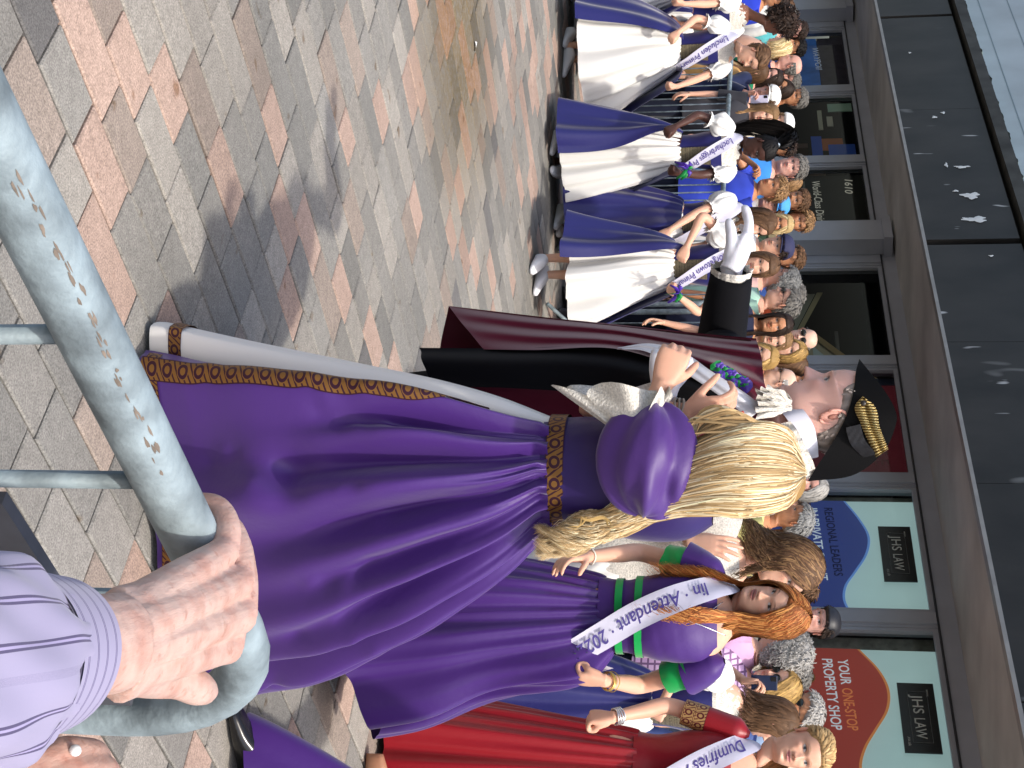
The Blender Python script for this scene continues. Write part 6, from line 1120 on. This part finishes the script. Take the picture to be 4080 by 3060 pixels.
# ================================================================ HAND ON THE NEAR RAIL
def old_skin():
    m = mat('aged_skin', (1, 1, 1), .5, .35, col=True, sss=.10); N = m.node_tree.nodes; L = m.node_tree.links; b = N['Principled BSDF']; old = b.inputs['Base Color'].links[0].from_socket; tc = N.new('ShaderNodeTexCoord')
    def nz(sc, det, st=(1, 1, 1)):
        mp = N.new('ShaderNodeMapping'); mp.inputs['Scale'].default_value = st; L.new(tc.outputs['Object'], mp.inputs[0]); n = N.new('ShaderNodeTexNoise'); n.inputs['Scale'].default_value = sc; n.inputs['Detail'].default_value = det; L.new(mp.outputs[0], n.inputs['Vector']); return n.outputs['Fac']
    def rm(s, a, b_, c, d):
        r = N.new('ShaderNodeMapRange'); L.new(s, r.inputs['Value'])
        for k, v in zip(('From Min', 'From Max', 'To Min', 'To Max'), (a, b_, c, d)): r.inputs[k].default_value = v
        return r.outputs[0]
    x = N.new('ShaderNodeMix'); x.data_type = 'RGBA'; x.blend_type = 'MULTIPLY'; x.inputs['B'].default_value = (.78, .6, .54, 1); L.new(rm(nz(95, 3), .60, .72, 0, .7), x.inputs['Factor']); L.new(old, x.inputs['A'])
    y = N.new('ShaderNodeMix'); y.data_type = 'RGBA'; y.blend_type = 'MULTIPLY'; y.inputs['B'].default_value = (.90, .74, .70, 1); L.new(rm(nz(45, 4), .42, .68, 0, 1), y.inputs['Factor']); L.new(x.outputs['Result'], y.inputs['A']); L.new(y.outputs['Result'], b.inputs['Base Color'])
    vo = N.new('ShaderNodeTexVoronoi'); vo.feature = 'DISTANCE_TO_EDGE'; vo.inputs['Scale'].default_value = 260; mp = N.new('ShaderNodeMapping'); mp.inputs['Scale'].default_value = (1.0, .35, 1); mp.inputs['Rotation'].default_value = (0, 0, .5); L.new(tc.outputs['Object'], mp.inputs[0]); L.new(mp.outputs[0], vo.inputs['Vector'])
    ad = N.new('ShaderNodeMath'); ad.operation = 'ADD'; L.new(rm(vo.outputs['Distance'], 0, .12, 0, .06), ad.inputs[0]); L.new(nz(150, 6, (1.6, .45, 1)), ad.inputs[1])
    bp = N.new('ShaderNodeBump'); bp.inputs['Strength'].default_value = .6; bp.inputs['Distance'].default_value = .0018; L.new(ad.outputs[0], bp.inputs['Height']); L.new(bp.outputs[0], b.inputs['Normal']); return m
M_OLD = old_skin(); SKO = lin('#bea296')
mdir = np.array([-dN[1], dN[0], 0.]); g = Geo()
Kn = [(905, 2575, 1.131), (958, 2452, 1.139), (950, 2318, 1.137), (895, 2195, 1.129)]; Wk = [(470, 2668, 1.122), (470, 2600, 1.130), (468, 2530, 1.130), (470, 2470, 1.122)]
rad_k = [.0135, .0140, .0132, .0118]
for (kx, ky, kz), (wx, wy, wz), rk in zip(Kn, Wk, rad_k):
    K_ = G(kx, ky, kz); Wv = G(wx, wy, wz); mid = K_*.5+Wv*.5+[0, 0, .001]
    g.tube(curve([Wv, mid, K_], 14), np.interp(np.linspace(0, 1, 14), [0, .6, .92, 1], [.0175, .0150, rk, rk*1.04]), 14)
    rc = np.array([*(Bn+dN*(((K_[:2]-Bn)@dN))), 1.1])           # nearest point on the rail axis
    p1 = rc+mdir*.030+[0, 0, .012]; p2 = rc+mdir*.026+[0, 0, -.022]; p3 = rc+mdir*.018+[0, 0, -.030]
    g.tube(curve([K_, K_*.45+p1*.55+[0, 0, .006], p1, p2, p3], 18), np.interp(np.linspace(0, 1, 18), [0, .35, .7, .95, 1], [rk*.98, rk*.88, rk*.82, rk*.7, rk*.4]), 12)
wc_ = [G(470, 2560, 1.124), G(280, 2585, 1.122), G(20, 2620, 1.128)]
g.tube(curve(wc_, 10), .026, 18, flat=1.25, up=(0, 0, 1)); g.tube(curve([G(470, 2570, 1.120), G(640, 2510, 1.122), G(820, 2400, 1.122)], 12), .020, 18, flat=1.95, up=(0, 0, 1))
th_ = [G(510, 2650, 1.118), G(615, 2692, 1.113), G(700, 2712, 1.113), G(775, 2735, 1.115), G(832, 2757, 1.113)]; g.tube(curve(th_, 18), np.interp(np.linspace(0, 1, 18), [0, .35, .62, .8, .95, 1], [.019, .0150, .0120, .0130, .0100, .006]), 14, flat=1.1, up=(0, 0, 1))
for pts in (((520, 2500, 1.1385), (640, 2470, 1.1425), (760, 2400, 1.1445), (850, 2390, 1.145)), ((540, 2590, 1.1425), (660, 2560, 1.147), (780, 2520, 1.1495), (880, 2515, 1.149)), ((560, 2640, 1.139), (700, 2620, 1.145), (820, 2570, 1.146))):
    g.tube(curve([G(*q) for q in pts], 14), .0021, 8)
V, F = remesh(g, .0016, 5); hz = V[:, 2]; red = np.clip((V@np.array([*mdir[:2], 0]))*0+.0, 0, 1); nn1 = vnoise(V, 90, 3); C_ = SKO[None]*(1+.07*nn1)[:, None]*np.ones_like(V)
kp = np.array([G(*q) for q in Kn]); dk = np.min(np.linalg.norm(V[:, None]-kp[None], axis=2), axis=1); C_ = C_*(1-np.exp(-(dk/.018)**2)[:, None]*np.array([0, .16, .18]))
base = G(470, 2570, 0); hb = Geo(); hb.add(V-base, F, C_); hand = mk('person', hb, M_OLD); hand.location = base; tag(hand, 'elderly person in striped lilac shirt gripping the near barrier rail', 'person')
# thumb nail
t_ = th_[-1]; ax = nrm(th_[-1]-th_[-2]); sdv = np.cross([0, 0, 1.], ax); P = np.array([[t_-ax*(.012-.016*u)+sdv*.0068*v*(1-.25*u*u)+np.array([0, 0, .0098-.0028*v*v-.004*u*u]) for v in np.linspace(-1, 1, 9)] for u in np.linspace(0, 1, 9)]); gg = Geo(); gg.grid(P-base); mk('thumbnail', gg, mat('nail', '#d9b3a6', .25, .5), hand)
# ring on the ring finger
rc = np.array(Kn[2]); pR = G(*Kn[2])*.62+(np.array([*(Bn+dN*((G(*Kn[2])[:2]-Bn)@dN)), 1.1])+mdir*.030+[0, 0, .012])*.38; axr = nrm(mdir*.7+np.array([0, 0, -.7])); R_ = basis(axr, dN.tolist()+[0]); gg = Geo(); gg.tube(np.array([pR+R_@np.array([.0132*math.cos(x), .0132*math.sin(x), 0]) for x in np.linspace(0, 6.2832, 30)])-base, .0016, 8); st_ = pR+np.array([0, -.002, .0138]); gg.box(st_-base, (.006, .005, .003), rotz(.4)); mk('ring', gg, mat('gold_ring', '#d9c98f', .2, metal=.9), hand)
# striped shirt sleeve
def stripe_mat(name, freq, axis='X'):
    m = mat(name, '#9a94ae', .8, .2, sheen=.15, bump=.05, bscale=900); N = m.node_tree.nodes; L = m.node_tree.links; b = N['Principled BSDF']; at = N.new('ShaderNodeAttribute'); at.attribute_name = 'Q'; sx = N.new('ShaderNodeSeparateXYZ'); L.new(at.outputs['Vector'], sx.inputs[0])
    mu = N.new('ShaderNodeMath'); mu.operation = 'MULTIPLY'; mu.inputs[1].default_value = freq; L.new(sx.outputs[axis], mu.inputs[0]); fr_ = N.new('ShaderNodeMath'); fr_.operation = 'FRACT'; L.new(mu.outputs[0], fr_.inputs[0])
    cr = N.new('ShaderNodeValToRGB'); cr.color_ramp.interpolation = 'CONSTANT'; base_c = (*lin('#9993ad'), 1); dk = (*lin('#4f4766'), 1); lt = (*lin('#9d94b6'), 1)
    e = cr.color_ramp.elements; e[0].position = 0; e[0].color = base_c; e[1].position = .50; e[1].color = dk
    for p_, c_ in ((.56, lt), (.62, dk), (.68, base_c)): q_ = e.new(p_); q_.color = c_
    L.new(fr_.outputs[0], cr.inputs[0]); L.new(cr.outputs[0], b.inputs['Base Color']); return m
sl = [G(235, 2600, 1.128), G(90, 2622, 1.138), G(-100, 2652, 1.150), G(-400, 2700, 1.165), G(-850, 2770, 1.19)]
path = curve(sl, 60); T_, N_, B_ = frames(path, (0, 0, 1)); s_ = np.r_[0, np.cumsum(np.linalg.norm(np.diff(path, axis=0), axis=1))]; a = np.linspace(0, 2*np.pi, 80, endpoint=False)
def sleeve(i0, i1, rf, name, mt, q):
    P = path[i0:i1, None]+(np.cos(a)[None, :, None]*N_[i0:i1, None]*.80+np.sin(a)[None, :, None]*B_[i0:i1, None])*rf[:, :, None]; g = Geo(); g.grid(P-base, True, q=q); 
    P2 = path[i0:i1, None]+(np.cos(a)[None, :, None]*N_[i0:i1, None]*.80+np.sin(a)[None, :, None]*B_[i0:i1, None])*(rf-.0016)[:, :, None]; g.grid(P2-base, True, q=q, flip=True); g.grid(np.array([P[0], P2[0]])-base, True, q=np.zeros((2, 80, 3))); mk(name, g, mt, hand)
nc = int(np.searchsorted(s_, .068)); ss = s_[:nc+4]; rf = .0455+.004*(ss/.07)[:, None]+.0012*np.sin(3*a+1)[None]*np.ones_like(ss)[:, None]; sleeve(0, nc+4, rf, 'cuff', stripe_mat('striped_cuff', 46), np.stack([np.broadcast_to(ss[:, None], rf.shape), rf*0, rf*0], -1))
ss = s_[nc:]-s_[nc]; gth = np.exp(-ss/.03)[:, None]; rf = .0488+.008*smooth(0, .05, ss)[:, None]+.0018*gth*np.sin(17*a+1.5*np.sin(3*a))[None]+.002*np.sin(5*a+ss[:, None]*30)+.0015*np.sin(9*a-ss[:, None]*50); sleeve(nc, 60, rf, 'sleeve', stripe_mat('striped_sleeve', 46), np.stack([np.broadcast_to((a*.054)[None], rf.shape), rf*0, rf*0], -1))
# second hand low at the near right
g = Geo(); pp = [[(90, 3100, 1.02), (220, 3010, 1.03), (330, 3000, 1.03), (400, 3020, 1.0)], [(60, 3160, 1.02), (230, 3085, 1.035), (370, 3065, 1.035), (440, 3085, 1.0)], [(40, 3220, 1.02), (230, 3165, 1.035), (380, 3140, 1.03), (450, 3160, 1.0)]]
for q in pp: g.tube(curve([G(*v) for v in q], 16), np.interp(np.linspace(0, 1, 16), [0, .5, .9, 1], [.013, .0118, .0105, .006]), 12)
g.tube(curve([G(-260, 3170, 1.0), G(-80, 3150, 1.01), G(110, 3140, 1.015)], 10), .024, 16, flat=1.5, up=(0, 0, 1))
V, F = remesh(g, .002, 4); b2 = G(200, 3120, 0); hb = Geo(); hb.add(V-b2, F, SKO*np.array([.92, .82, .78])); h2 = mk('person', hb, M_OLD); h2.location = b2; tag(h2, 'second wrinkled hand cut off below the bend of the near rail', 'person')
gg = Geo(); c_ = G(300, 2990, 1.045)-b2; P = np.array([[c_+.0045*np.array([math.sin(x)*math.cos(y), math.sin(x)*math.sin(y), math.cos(x)]) for y in np.linspace(0, 6.28, 12, endpoint=False)] for x in np.linspace(0, 3.14, 8)]); gg.grid(P, True); mk('pearl_ring', gg, mat('pearl', '#e6e6e6', .2), h2)
